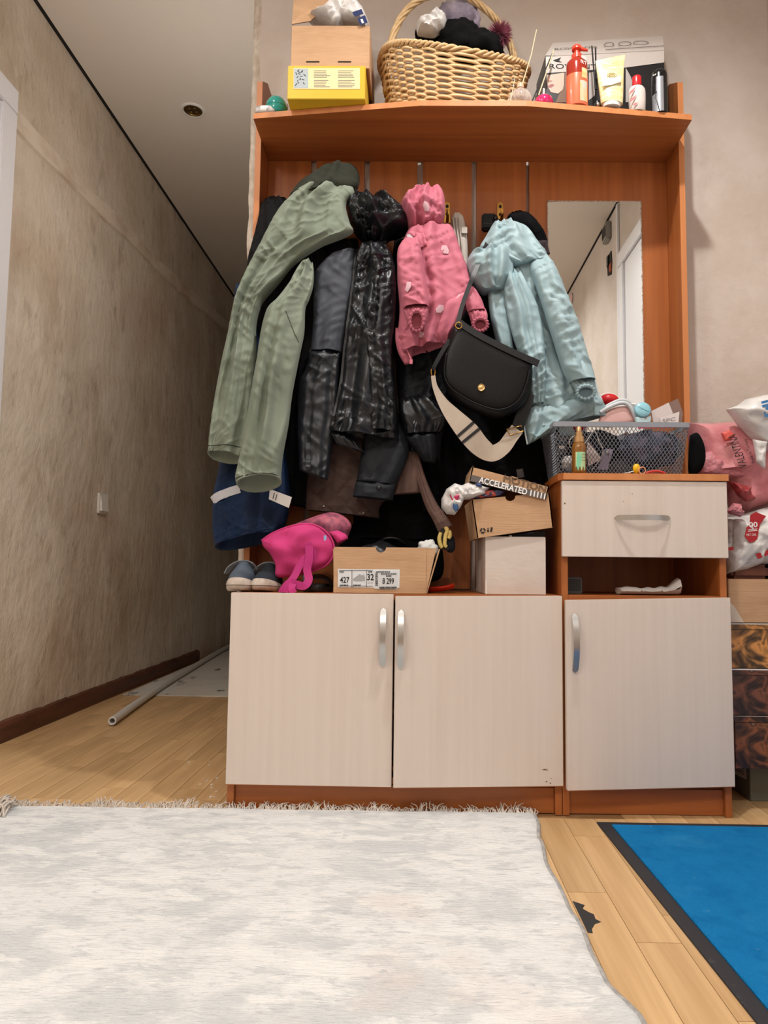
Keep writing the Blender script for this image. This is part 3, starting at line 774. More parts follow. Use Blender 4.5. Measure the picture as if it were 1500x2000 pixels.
g = G(); rows = [[bpt(2 * PI * k / 40, (brad(0)[0] * s, brad(0)[1] * s), SHZ + .004) for k in range(40)] for s in (1, .5, .02)]; g.grid(rows, True, False, True); g.build('bottom', m_wick2, bk)
h0, h1 = bpt(PI * 1.0, brad(.55), SHZ + .085), bpt(0, brad(.55), SHZ + .085)
hp = []
for k in range(61):
    t = k / 60; s = math.cos(PI * t); x = -s
    p = h0.lerp(h1, .5) + (h1 - h0) * .5 * (x if abs(x) < .9 else x) * (1 - .06 * math.sin(PI * t)); p.z = SHZ + .085 + .325 * math.sin(PI * t) ** .62; hp.append(p)
for j in range(5):
    pts = []
    for k, p in enumerate(hp):
        tt = (hp[min(k + 1, 60)] - hp[max(k - 1, 0)]).normalized(); u = V((0, 1, 0)); w2 = tt.cross(u); ph = k * .42 + j * 2 * PI / 5
        pts.append(p + (u * math.cos(ph) + w2 * math.sin(ph)) * .0062)
    g = G(); g.tube(pts, .0046, 6); g.build('handle_strand', m_wick, bk, True)
for hh in (bpt(PI, brad(1.0), SHZ + rimz(PI)), ):
    g = G()
    for k in range(6):
        z = SHZ + BH + .012 + k * .0055; c = min(hp[:20], key=lambda q: abs(q.z - z)); rows = []
        g.tube([c + V((.012 * math.cos(q * PI / 8), .012 * math.sin(q * PI / 8), z - c.z)) for q in range(17)], .0028, 5, False)
    g.build('handle_binding', m_wick2, bk, True)
# hats in the basket
m_blackk = M('black_knit', (8, 8, 9), rough=.95, bump=.4, bscale=(240, 240, 240), spec=.2)
m_lilac = M('lilac_knit', (168, 156, 172), rough=.9, col2=(128, 118, 138), scale=(50, 50, 30), bump=.5, bscale=(200, 200, 200))
def blob_px(name, px, py, rx, ry, Y, mat, parent, seed, k=2.6, dep=None):
    c = P(px, py, Y); s = Y / FOC; g = bez_blob(c, (rx * s, dep or (rx + ry) * s * .42, ry * s), k, seed); return g.build(name, mat, parent, True)
hat = thing('black_hat', P(900, 80, 1.93), 'black knitted hat lying on top in the wicker basket', 'hat')
blob_px('crown', 898, 84, 46, 44, 1.905, m_blackk, hat, 1, dep=.05); blob_px('brim', 940, 96, 44, 30, 1.9, m_blackk, hat, 2, dep=.05); 
g = G(); g.sphere(P(838, 66, 1.93), (.04, .05, .035), 24, 14, lambda d: .15 * noise.noise(d * 3)); tag(g.build('black_scarf', m_blackk, None, True), 'black scarf end tucked at the left of the wicker basket', 'scarf')
lh = thing('lilac_hat', P(890, 40, 1.96), 'lilac knitted hat wrapped in clear film at the back of the basket', 'hat')
blob_px('knit', 893, 44, 46, 38, 1.955, m_lilac, lh, 5, dep=.045)
crumple('film', [(852, 30), (868, 14), (888, 10), (910, 16), (926, 32), (932, 46), (920, 60), (880, 62), (858, 52)], 1.95, .05, M('clear_film', (205, 200, 208), rough=.15, trans=.75, alpha=.5), lh, 8., amp=.01)
wp = thing('plastic_bag', P(850, 60, 1.9), 'small crumpled white plastic bag in the wicker basket', 'bag')
crumple('film', [(812, 54), (824, 42), (838, 36), (852, 28), (868, 30), (874, 46), (868, 62), (850, 72), (815, 68)], 1.885, .03, m_bag_w, wp, 12., amp=.012, freq=34.)
pp = thing('pompom', P(972, 72, 1.93), 'fluffy dusty pink pompom at the right of the wicker basket', 'pompom')
g = G(); random.seed(6); c = P(976, 68, 1.895)
for i in range(900):
    d = V((random.gauss(0, 1), random.gauss(0, 1), random.gauss(0, 1))).normalized(); l = random.uniform(.036, .042); a = c + d * .012
    o = d.orthogonal().normalized() * .0012; o2 = d.cross(o); e = c + d * l
    g.add([a + o, a - o * .5 + o2 * .9, a - o * .5 - o2 * .9, e], [(0, 1, 3), (1, 2, 3), (2, 0, 3)])
y_ = g.build('yarn', M('pink_yarn', (164, 92, 112), rough=.95, col2=(120, 58, 80), scale=(90, 90, 90)), pp); y_['kind'] = 'stuff'

# ---------------------------------------------------------------- top shelf, right end
m_glass = M('clear_glass', (226, 214, 204), rough=.05, alpha=.38, spec=1., coat=.6)
m_reed = M('reed', (214, 196, 160), rough=.8); m_reed_b = M('black_reed', (26, 24, 24), rough=.7)
def bottle_lathe(name, px, Y, prof, mat, parent, sx=1., sy=1., smooth=45, n=36):
    x = P(px, 180, Y).x; g = G(); g.lathe((x, Y, SHZ + .0005), prof, n, sx, sy); return g.build(name, mat, parent, True, smooth)
# clear glass globe with reeds
x = P(1016, 170, 1.80).x
gd = thing('reed_diffuser', (x, 1.808, SHZ), 'clear glass globe diffuser with pale reeds beside the basket', 'diffuser')
bottle_lathe('globe', 1016, 1.808, [(.010, 0), (.020, .002), (.0285, .014), (.030, .024), (.027, .036), (.018, .046), (.0085, .051), (.0075, .06), (.009, .062)], m_glass, gd)
bottle_lathe('collar', 1016, 1.808, [(.0095, .0555), (.0095, .066), (.007, .067)], M('peach_cap', (206, 172, 144), rough=.4), gd)
g = G()
for k in range(14):
    a = 2 * PI * k / 14; rr = [V((x + r * math.cos(a), 1.808 + r * math.sin(a), SHZ + z)) for r, z in ((.0205, .003), (.0288, .014), (.0303, .024), (.0273, .036), (.0185, .0455))]; g.tube(rr, .0012, 5)
g.build('ribs', m_glass, gd, True)
g = G(); g.tube([V((x + .004, 1.808, SHZ + .06)), P(1037, 110, 1.83), P(1048, 58, 1.86)], .0014, 6); g.build('reed', m_reed, gd)
g = G(); g.tube([V((x - .004, 1.808, SHZ + .06)), P(1006, 150, 1.79), P(997, 200, 1.777), P(994, 206, 1.770)], .0008, 5); g.build('tie_string', m_reed, gd)
# pink globe with dark reeds
x = P(1062, 180, 1.81).x
pd = thing('pink_perfume', (x, 1.816, SHZ), 'small pink ribbed globe bottle with reeds on the shelf', 'diffuser')
bottle_lathe('globe', 1062, 1.816, [(.010, 0), (.018, .002), (.0245, .012), (.0255, .02), (.022, .031), (.013, .039), (.007, .042)], M('pink_glass', (214, 44, 104), rough=.08, coat=.6, col2=(170, 20, 76), scale=(120, 120, 4), lo=.4, hi=.6), pd)
bottle_lathe('neck', 1062, 1.816, [(.0055, .042), (.0055, .058), (.0045, .060)], m_steel, pd)
for a_, b_, mt in (((1052, 186), (1082, 98), m_reed), ((1040, 196), (1079, 104), m_reed_b)):
    g = G(); g.tube([P(a_[0], a_[1], 1.84), P(b_[0], b_[1], 1.87)], .0017, 6); g.build('reed', mt, pd)
# boxed hair tool behind
RYf = 1.90
rb = thing('appliance_box', (.46, 1.95, SHZ), 'white and black boxed hair appliance with a face printed on it', 'box')
bx0 = P(1066, 150, RYf).x; bx1 = P(1296, 150, RYf + .02).x; bz1 = P(1080, 108, RYf).z
m_boxw = M('gloss_white_card', (196, 188, 182), rough=.35); m_boxb = M('gloss_black_card', (30, 29, 31), rough=.35)
zq = bz1
g = G(); g.hexa([V((bx0, RYf, SHZ + .001)), V((bx1, RYf + .012, SHZ + .001)), V((bx1, RYf + .012, zq)), V((bx0, RYf, zq))], [V((bx0 - .006, 2.02, SHZ + .001)), V((bx1, 2.02, SHZ + .001)), V((bx1, 2.02, zq + .0)), V((bx0 - .006, 2.02, zq + .0))])
g.build('carton', m_boxb, rb)
def RB_(px, py, o=.0006):   # point on the front face
    p = P(px, py, RYf); f = (p.x - bx0) / (bx1 - bx0); return P(px, py, RYf + .012 * f - o)
def rpoly(name, px, mat, o=.0006): g = G(); g.prism([RB_(x, y, o) for x, y in px], (0, -.0003, 0)); return g.build(name, mat, rb)
# sloping upper panel of the carton: leans back to the wall
upf = [RB_(1064, 110), RB_(1297, 98), P(1294, 70, 1.985), P(1080, 84, 1.985)]
g = G(); g.prism(upf, (0, .003, -.002)); up = g.build('top_panel', m_boxw, rb)
rpoly('white_band', [(1066, 111), (1297, 99), (1297, 122), (1222, 132), (1066, 143)], m_boxw)
text('lettering', 'ROWENTA', RB_(1073, 134, .001), (1, .03, .012), (0, 0, 1), .0145, m_ink, rb, width=.155)
text('lettering', 'ROWENTA', upf[0].lerp(upf[3], .40) + (upf[1] - upf[0]) * .05 + V((0, -.002, .0015)), (upf[1] - upf[0]).normalized(), (upf[3] - upf[0]), .0155, m_greyink, rb, width=.125, bold=.02)
g = G(); 
for u0, v0, wd_, hh in ((.52, .55, .035, .35), (.66, .55, .045, .35), (.8, .55, .055, .3)):
    o_ = upf[0].lerp(upf[1], u0).lerp(upf[3].lerp(upf[2], u0), v0) + V((0, -.003, .0))
    for q in range(16):
        a0, a1 = 2 * PI * q / 16, 2 * PI * (q + 1) / 16; dv = (upf[3] - upf[0]) * hh * .45
        g.tube([o_ + V((wd_ * .4 * math.cos(a0), 0, 0)) + dv * math.sin(a0), o_ + V((wd_ * .4 * math.cos(a1), 0, 0)) + dv * math.sin(a1)], .0009, 4)
a_, b_ = upf[0].lerp(upf[1], .5).lerp(upf[3].lerp(upf[2], .5), .2), upf[1].lerp(upf[2], .25)
g.tube([a_ + V((0, -.003, 0)), b_ + V((0, -.003, 0))], .0011, 4); g.build('pictograms', m_greyink, rb)
rpoly('chevron', [(1080, 118), (1096, 112), (1092, 119), (1098, 122), (1086, 121)], m_ink, .001)
m_skin = M('printed_skin', (206, 176, 158), rough=.4); m_hair = M('printed_hair', (112, 80, 60), rough=.4)
rpoly('face_print', [(1068, 147), (1102, 142), (1103, 160), (1099, 175), (1090, 183), (1076, 180), (1070, 170), (1068, 160)], m_skin)
rpoly('hair_print', [(1102, 142), (1118, 142), (1118, 200), (1085, 200), (1092, 184), (1101, 172)], m_hair)
rpoly('lips_print', [(1070, 167), (1078, 164), (1083, 166), (1077, 171), (1071, 171)], M('printed_lips', (150, 80, 78), rough=.4), .001)
rpoly('nose_print', [(1068, 158), (1076, 156), (1079, 159), (1072, 161)], M('printed_shade', (160, 122, 106), rough=.4), .001)
rpoly('device_print', [(1150, 142), (1162, 140), (1162, 186), (1150, 196)], M('printed_grey', (176, 170, 168), rough=.4))
rpoly('device_print', [(1222, 132), (1232, 150), (1246, 196), (1222, 200)], M('printed_grey', (176, 170, 168), rough=.4), .0012)
# orange pump bottle
x = P(1127, 150, 1.80).x
pm = thing('pump_bottle', (x, 1.815, SHZ), 'orange pump bottle of fruit soap in the middle of the shelf', 'bottle')
bottle_lathe('body', 1127, 1.810, [(.020, 0), (.0275, .003), (.0285, .008), (.0285, .086), (.0284, .088)], M('coral_liquid', (232, 108, 74), rough=.25, coat=.3), pm, 1., .8)
bottle_lathe('upper_body', 1127, 1.810, [(.0284, .088), (.0284, .118), (.027, .126), (.020, .134), (.0125, .138)], M('dark_red_clear', (150, 44, 30), rough=.12, coat=.5), pm, 1., .8)
bottle_lathe('pump_collar', 1127, 1.810, [(.0135, .138), (.0135, .150), (.009, .152), (.007, .153), (.0065, .164), (.0125, .165), (.0125, .173), (.010, .176)], M('coral_cap', (222, 74, 54), rough=.3), pm)
g = G(); g.tube([V((x, 1.810, SHZ + .171)), V((x + .015, 1.811, SHZ + .170)), V((x + .030, 1.806, SHZ + .162))], [.006, .0052, .003], 10); g.build('spout', M('coral_cap', (0, 0, 0)), pm, True)
def wrap(name, px0, px1, py0, py1, cpx, Yc, r, ry, mat, parent, o=.0006):
    """label that follows an elliptic bottle"""
    xc = P(cpx, 180, Yc).x; z0 = P(cpx, py1, Yc - ry).z; z1 = P(cpx, py0, Yc - ry).z; rows = []
    xa, xb = P(px0, 180, Yc - ry).x - xc, P(px1, 180, Yc - ry).x - xc
    for z in (z0, z1):
        row = []
        for k in range(13):
            xx = max(-r * .98, min(r * .98, xa + (xb - xa) * k / 12)); row.append(V((xc + xx * (1 + o / r), Yc - (ry + o) * math.sqrt(1 - (xx / r) ** 2), z)))
        rows.append(row)
    g = G(); g.grid(rows); return g.build(name, mat, parent, True)
wrap('label', 1133, 1148, 156, 196, 1127, 1.810, .0285, .0228, M('fruit_label', (186, 190, 182), rough=.4, col2=(230, 178, 120), scale=(60, 60, 30)), pm)
wrap('fruit_print', 1137, 1148, 131, 150, 1127, 1.810, .0285, .0228, M('peach_print', (238, 176, 112), rough=.4, col2=(250, 220, 170), scale=(90, 90, 90)), pm)
text('lettering', 'FRUIT', P(1134, 122, 1.7855), (1, .55, 0), (0, 0, 1), .0088, m_white_ink, pm, width=.0185, bold=.02)
text('lettering', 'GOOD', P(1135, 112, 1.7855), (1, .55, 0), (0, 0, 1), .0068, m_white_ink, pm, width=.0175, bold=.02)
# black reed bottle
x = P(1166, 190, 1.835).x
bd = thing('black_reed_bottle', (x, 1.84, SHZ), 'small black bottle with black reeds behind the yellow tube', 'diffuser')
bottle_lathe('bottle', 1166, 1.84, [(.014, 0), (.016, .003), (.016, .022), (.010, .03), (.0075, .034), (.0075, .04)], m_blackp, bd)
for a_, b_ in (((1163, 175), (1156, 90)), ((1165, 175), (1163, 94))):
    g = G(); g.tube([P(*a_, 1.84), P(*b_, 1.855)], .0022, 6); g.build('reed', m_reed_b, bd)
g = G(); g.sphere(P(1168, 204, 1.822), (.006, .005, .006), 12, 8); g.build('bead', m_steel, bd, True)
# yellow tube standing on its cap
Yt = 1.812
yt = thing('cream_tube', P(1192, 205, Yt), 'pale yellow cosmetic tube standing upside down on its white cap', 'tube')
m_tube = layered('pale_yellow_tube', (232, 214, 150), [((245, 236, 196), (30, 30, 120), 4, .45, .6, .8), ((214, 190, 120), (26, 26, 60), 4, .6, .72, .5)], rough=.35)
def rowel(l, r, Yc, dep, n=28):
    c = (l + r) / 2; h = (r - l) / 2; return [c + h * math.cos(2 * PI * k / n) + V((0, dep * math.sin(2 * PI * k / n), 0)) for k in range(n)]
st = [(1174, 203, 1216, 205, .018), (1172, 190, 1217, 191, .018), (1168, 160, 1218, 158, .013), (1165, 135, 1219, 128, .006), (1163, 119, 1221, 107, .0012)]
g = G(); g.grid([rowel(P(a, b, Yt), P(c, d, Yt), Yt, e) for a, b, c, d, e in cr(st, 5)], True, True, True); g.build('tube_body', m_tube, yt, True, 60)
g = G(); st = [(1178, 210, 1211, 211, .017), (1177, 205, 1212, 206, .0175), (1175, 199, 1215, 200, .018)]
g.grid([rowel(P(a, b, Yt), P(c, d, Yt), Yt, e) for a, b, c, d, e in st], True, True, True); g.build('cap', m_wplast, yt, True, 60)
tdir = P(1216, 118, Yt) - P(1170, 127, Yt)
text('lettering', 'make a wish', P(1170, 131, Yt - .010), tdir, (.06, -.02, 1), .0062, M('tan_ink', (160, 138, 92), rough=.6), yt, width=.053)
g = G()
for k in range(14):
    a0, a1 = 2 * PI * k / 14, 2 * PI * (k + 1) / 14; cc = P(1195, 147, Yt - .0155)
    for rr in (.012, .007): g.tube([cc + V((rr * math.cos(a0), .002 * math.sin(a0), rr * .6 * math.sin(a0))), cc + V((rr * math.cos(a1), .002 * math.sin(a1), rr * .6 * math.sin(a1)))], .0008, 4)
g.build('swirl_print', M('tan_ink', (0, 0, 0)), yt)
g = G(); g.prism([P(x, y, Yt - .0185 ) for x, y in ((1176, 158), (1192, 152), (1213, 150), (1212, 160), (1194, 166), (1178, 168))], (0, -.0004, 0)); g.build('wave_print', M('pale_grey_print', (206, 208, 204), rough=.4), yt)
# white and red lotion bottle
x = P(1244, 180, 1.825).x
lb = thing('lotion_bottle', (x, 1.825, SHZ), 'white lotion bottle with red cap and pink flower print', 'bottle')
bottle_lathe('body', 1244, 1.822, [(.019, 0), (.0215, .003), (.0225, .03), (.0228, .05), (.0215, .062), (.017, .069), (.0115, .072)], M('white_gloss', (214, 204, 198), rough=.3), lb, 1., .72)
bottle_lathe('cap', 1244, 1.822, [(.0118, .072), (.0122, .075), (.0122, .096), (.011, .0985)], M('red_gloss', (200, 34, 40), rough=.25), lb, 1., .9)
for k, (p_, q_) in enumerate((((1228, 186), (1243, 168)), ((1230, 200), (1244, 184)), ((1236, 206), (1246, 200)))):
    a_, b_ = P(*p_, 1.8045), P(*q_, 1.8035); dd = (b_ - a_); pn = dd.cross(V((0, 1, 0))).normalized() * .0032
    g = G(); g.prism([a_, a_.lerp(b_, .4) + pn, b_, a_.lerp(b_, .5) - pn], (0, -.0004, 0)); g.build('petal_print', M('pink_print', (206, 120, 120), rough=.4), lb)
# black aerosol can
x = P(1288, 180, 1.825).x
ac = thing('aerosol_can', (x, 1.834, SHZ), 'black aerosol can with domed cap and silver zigzag at the right end', 'can')
bottle_lathe('body', 1288, 1.834, [(.0195, 0), (.021, .002), (.021, .079)], m_blackp, ac)
bottle_lathe('cap', 1288, 1.834, [(.0208, .0795), (.0208, .108), (.019, .117), (.013, .123), (.004, .125)], M('black_cap', (16, 16, 18), rough=.2), ac)
wrap('silver_print', 1283, 1296, 148, 216, 1288, 1.834, .021, .021, M('silver_ink', (150, 152, 158), rough=.35, metal=.4), ac)
wrap('silver_print', 1274, 1283, 180, 216, 1288, 1.834, .021, .021, M('silver_ink', (0, 0, 0)), ac)
g = G(); g.tube([P(1283, 178, 1.8120), P(1279, 190, 1.8120), P(1285, 202, 1.8120), P(1288, 216, 1.8120)], .0009, 4); g.build('zigzag', m_ink, ac)
text('lettering', 'ice', P(1275, 149, 1.8105), (1, -.3, .3), (0, 0, 1), .006, m_white_ink, ac)

# ---------------------------------------------------------------- cloth
def drape(name, rows, mat, parent, bulge=.04, nf=4., famp=.012, seed=1., open_end=True, back=.6, sub=None, n=None, wr=.003, quilt=None, gather=None, pw=.75, drift=.5, droop=0.):
    """a hanging piece of cloth as a closed fold-shaped tube: rows = (left px, left py, right px, right py, depth Y); returns object and front-surface function"""
    rough_ = cr([tuple(r) for r in rows], 4)
    tot0 = sum((P((u[0] + u[2]) / 2, (u[1] + u[3]) / 2, u[4]) - P((v[0] + v[2]) / 2, (v[1] + v[3]) / 2, v[4])).length for u, v in zip(rough_[:-1], rough_[1:]))
    wmax = max((P(u[0], u[1], u[4]) - P(u[2], u[3], u[4])).length for u in rough_)
    sub = max(4, min(26, int(tot0 / .0042 / (len(rows) - 1)))); n = max(40, min(130, int(wmax / .0036) * 2))
    R_ = cr([tuple(r) for r in rows], sub); m = len(R_)
    Ls = [P(r[0], r[1], r[4]) for r in R_]; Rs = [P(r[2], r[3], r[4]) for r in R_]
    ln = [0.]
    for j in range(1, m): ln.append(ln[-1] + ((Ls[j] + Rs[j]) / 2 - (Ls[j - 1] + Rs[j - 1]) / 2).length)
    tot = ln[-1]; nn = noise.noise
    def fold(t, l, x, z):
        a = nf * t + drift * nn(V((l * 5, seed, 0))) + .5 * nn(V((t * 2, l * 2.5, seed)))
        f = math.sin(2 * PI * a); f = f if f > 0 else -abs(f) ** .55
        f *= .6 + .7 * nn(V((t * nf, l * 4, seed + 7)))
        r = (1 - abs(nn(V((t * nf * 1.6 + l * 2.0, l * 4, seed + 3))))) ** 3
        v = famp * (.75 * f + .6 * r - .3)
        # sharp pull creases in two slanting directions, each present only in patches
        u1, w1 = x * .86 + z * .5, z * .86 - x * .5; u2, w2 = x * .8 - z * .6, z * .8 + x * .6
        m1 = max(0., min(1., .5 + 1.6 * nn(V((x * 9, z * 7, seed + 21))))); m2 = max(0., min(1., .5 + 1.6 * nn(V((x * 9, z * 7, seed + 37)))))
        k1 = (1 - abs(nn(V((w1 * 42, u1 * 11, seed + 13))))) ** 7; k2 = (1 - abs(nn(V((w2 * 38, u2 * 12, seed + 17))))) ** 7
        v += wr * (1.7 * (k1 * m1 + k2 * m2) + .9 * nn(V((x * 16, z * 12, seed + 29))))
        if quilt:
            u_, v_ = (x + z) * quilt[0], (x - z) * quilt[0]; v += quilt[1] * (min(abs(math.sin(u_)), abs(math.sin(v_))) ** .5 - .6)
        return v
    def pt(j, th):
        L, R = Ls[j], Rs[j]; w = (R - L).length; t = (1 - math.cos(th)) / 2; s = math.sin(th)
        b = min(bulge, .48 * w) * min(1., .35 + ln[j] / .03)
        p = L.lerp(R, t); e = abs(s) ** .6
        fo = fold(t, ln[j], p.x, p.z)
        if gather and ln[j] > tot - gather[1]:
            fo += gather[0] * math.sin(th * gather[2] + .6 * math.sin(ln[j] * 90))
        if s >= 0: p.y -= b * s ** pw + fo * e
        else: p.y += b * back * (-s) ** .8 + .3 * fo * e
        if droop:
            k = max(0., 1 - (tot - ln[j]) / .06); p.z -= droop * k * k * (-s)
        return p
    ths = [2 * PI * k / n for k in range(n)]; g = G(); ringr = [[pt(j, th) for th in ths] for j in range(m)]
    c0 = sum(ringr[0], V()) / n; allr = [[c0.lerp(p, .35) for p in ringr[0]], [c0.lerp(p, .75) for p in ringr[0]]] + ringr
    ce = sum(ringr[-1], V()) / n
    if open_end:
        up = sum(ringr[max(0, m - 1 - sub)], V()) / n - ce; up = up.normalized() if up.length > 1e-6 else V((0, 0, 1))
        allr += [[ce.lerp(p, .93) for p in ringr[-1]], [ce.lerp(p, .88) + up * .012 for p in ringr[-1]], [ce.lerp(p, .8) + up * min(.05, tot * .3) for p in ringr[-1]]]
    else: allr += [[ce.lerp(p, .8) for p in ringr[-1]], [ce.lerp(p, .4) for p in ringr[-1]]]
    g.grid(allr, True, True, True); o = g.build(name, mat, parent, True)
    def S(t, s, off=.002):
        f = s * (m - 1); j = min(m - 2, int(f)); k = f - j; th = math.acos(max(-1, min(1, 1 - 2 * t)))
        return pt(j, th).lerp(pt(j + 1, th), k) + V((0, -off, 0))
    return o, S
def cuff_ring(c, rx, rz, mat, parent, tilt=.35):
    """gathered elastic round a sleeve opening, with the dark opening inside it"""
    n = 60; rows = []
    for k in range(n):
        a = 2 * PI * k / n; rp = 1 + .05 * math.sin(a * 15); row = []
        for q in range(8):
            b = 2 * PI * q / 8; r_ = .0045 * (1 + .25 * math.sin(a * 15 + 1)); row.append(c + V(((rx * rp + r_ * math.cos(b)) * math.cos(a), -tilt * rz * math.sin(a) - r_ * math.sin(b) * 1.3, (rz * rp + r_ * math.cos(b)) * math.sin(a))))
        rows.append(row)
    rows.append(rows[0]); g = G(); g.grid(rows, True); return g.build('cuff_elastic', mat, parent, True)
def strip_on(name, S, path, width, mat, parent, off=.003, n=30, th=.002):
    """a flat band laid on a cloth surface along (t, s) path"""
    pp = cr([tuple(p) for p in path], max(2, n // max(1, len(path) - 1))); pts = [S(max(.02, min(.98, t)), max(0, min(1, s)), off) for t, s in pp]
    g = G(); g.ribbon(pts, [((pts[min(i + 1, len(pts) - 1)] - pts[max(0, i - 1)]).cross(V((0, 1, 0)))).normalized() for i in range(len(pts))], width, th); return g.build(name, mat, parent, True, 40)
def spot_on(name, S, t, s, pts2, mat, parent, off=.0025):
    """small printed patch: polygon offsets in (t, s)"""
    g = G(); pg = [S(max(.02, min(.98, t + a)), max(0, min(1, s + b)), off) for a, b in pts2]; c = S(t, s, off + .0005); n = len(pg)
    g.add(pg + [c], [(i, (i + 1) % n, n) for i in range(n)]); return g.build(name, mat, parent, True)
def cloth(name, col, col2=None, rough=.9, bump=.25, bs=420, sheen=.15, spec=.3, **k):
    return M(name, col, rough=rough, col2=col2 or tuple(int(c * .93) for c in col), scale=(14, 14, 9), bump=bump, bscale=(bs, bs, bs * .7), bdist=.0012 if bs > 200 else .006, sheen=sheen, spec=spec, **k)
def flatpath(pts_px, Y): return [P(x, y, Y) for x, y in pts_px]
def band(name, px, Y, width, mat, parent, th=.0022, n=8):
    """webbing that shows its flat side; px points, Y one depth or a list"""
    pts = [P(p[0], p[1], (Y[i] if isinstance(Y, list) else Y)) for i, p in enumerate(px)]; pts = crv(pts, n)
    wd = [((pts[min(i + 1, len(pts) - 1)] - pts[max(0, i - 1)]).cross(V((0, 1, 0)))).normalized() for i in range(len(pts))]
    g = G(); g.ribbon(pts, wd, width, th); return g.build(name, mat, parent, True, 40)

m_green = cloth('sage_cotton', (128, 137, 122), (118, 128, 113), sheen=.05); m_olive = cloth('olive_lining', (44, 46, 36), sheen=0.)
m_blk = cloth('black_fabric', (13, 13, 15), rough=.85, sheen=0., spec=.2); m_blk2 = cloth('black_wool', (9, 9, 11), rough=.95, sheen=0., spec=.15)
m_navy = cloth('navy_fabric', (14, 40, 74), (10, 28, 54), rough=.7, sheen=0.); m_wstripe = cloth('reflective_stripe', (196, 196, 200), rough=.6)
m_char = cloth('charcoal_nylon', (36, 39, 44), (28, 30, 34), rough=.45, sheen=0, spec=.5, bump=.3); m_grey = cloth('slate_panel', (72, 76, 84), (64, 68, 76), rough=.6, sheen=0.)
m_shiny = M('shiny_black_nylon', (24, 27, 32), rough=.36, col2=(17, 19, 23), scale=(10, 10, 10), bump=.35, bscale=(70, 70, 22), bdist=.004, spec=.5)
m_denim = cloth('dark_denim', (28, 32, 38), (20, 23, 28), rough=.65, bump=.4, sheen=0.)
m_brownq = cloth('brown_quilt', (80, 62, 57), (70, 54, 50), rough=.75, sheen=0.); m_taupe = cloth('taupe_fabric', (116, 92, 84), (104, 82, 75), rough=.7, sheen=0.)
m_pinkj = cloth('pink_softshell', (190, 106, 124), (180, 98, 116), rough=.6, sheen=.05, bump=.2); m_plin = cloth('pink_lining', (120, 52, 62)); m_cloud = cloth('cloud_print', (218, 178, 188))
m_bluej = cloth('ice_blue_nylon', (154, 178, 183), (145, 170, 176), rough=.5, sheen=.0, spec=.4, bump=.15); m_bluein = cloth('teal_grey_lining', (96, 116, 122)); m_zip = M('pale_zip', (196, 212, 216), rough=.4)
m_leather = M('black_leather', (7, 7, 8), rough=.45, bump=.12, bscale=(300, 300, 300), spec=.3); m_gloss = M('patent_black', (10, 11, 16), rough=.42)
m_web = cloth('cream_webbing', (186, 172, 156), (172, 158, 143), rough=.9, bump=.5, sheen=0.)

# black coat at the far left, behind the green jacket
t = thing('black_coat', P(560, 1000, 1.97), 'black coat hanging behind the green jacket at the left end', 'coat')
drape('body', [(528, 386, 552, 388, 1.985), (511, 408, 575, 405, 1.965), (503, 440, 600, 440, 1.925), (492, 482, 640, 490, 1.90), (484, 520, 660, 560, 1.895), (486, 600, 650, 650, 1.91), (510, 700, 640, 760, 1.935), (540, 800, 650, 850, 1.95), (552, 900, 660, 930, 1.955), (560, 985, 660, 1000, 1.955)], m_blk, t, .045, 3.5, .012, 3.)
# navy jacket with pale stripe, lower left
t = thing('navy_jacket', P(490, 1070, 1.91), 'navy blue jacket with a white stripe hanging below the green jacket', 'jacket')
_, S = drape('body', [(462, 556, 492, 552, 1.906), (455, 620, 500, 620, 1.901), (446, 720, 520, 720, 1.896), (438, 820, 545, 820, 1.886), (430, 905, 560, 900, 1.881), (419, 965, 566, 960, 1.876), (417, 1010, 563, 1005, 1.876), (418, 1045, 555, 1030, 1.876), (421, 1071, 545, 1044, 1.876)], m_navy, t, .05, 2.4, .018, 5., droop=.014)
strip_on('stripe', S, [(.03, .665), (.12, .645), (.25, .628), (.4, .615)], .022, m_wstripe, t, .004)
g = G(); g.prism([P(x, y, 1.822) for x, y in ((527, 955), (570, 971), (564, 992), (525, 975))], (0, .0015, 0)); tg = g.build('paper_tag', M('white_paper', (222, 218, 212), rough=.7), t)
g = G()
for x, y in ((536, 963), (541, 966)): g.tube([P(x, y, 1.8212), P(x - 3, y + 11, 1.8212)], .001, 4)
g.build('tag_print', m_ink, tg)
# green jacket
t = thing('green_jacket', P(500, 955, 1.8), 'sage green jacket hanging at the left with long sleeves and dark hood', 'jacket')
drape('hood', [(640, 332, 686, 326, 1.93), (612, 350, 700, 338, 1.91), (585, 366, 702, 356, 1.89), (571, 382, 694, 372, 1.87), (566, 392, 660, 392, 1.865)], m_olive, t, .06, 2., .012, 9., open_end=False)
_, S = drape('front_and_sleeve', [(598, 366, 690, 366, 1.865), (566, 392, 692, 384, 1.845), (543, 416, 676, 402, 1.835), (522, 452, 684, 438, 1.825), (508, 480, 687, 456, 1.82), (494, 508, 632, 478, 1.815), (483, 533, 578, 514, 1.81), (469, 568, 545, 552, 1.80), (456, 610, 512, 592, 1.795), (446, 655, 500, 640, 1.79), (436, 700, 503, 694, 1.785), (425, 760, 499, 756, 1.785), (416, 820, 492, 818, 1.785), (410, 866, 484, 864, 1.785), (408, 890, 476, 898, 1.785)], m_green, t, .042, 2.2, .019, 12., drift=.4, n=84, wr=.004, droop=.012)
strip_on('hem_seam', S, [(.05, .955), (.5, .955), (.95, .955)], .0014, m_olive, t, .0012, th=.0008)
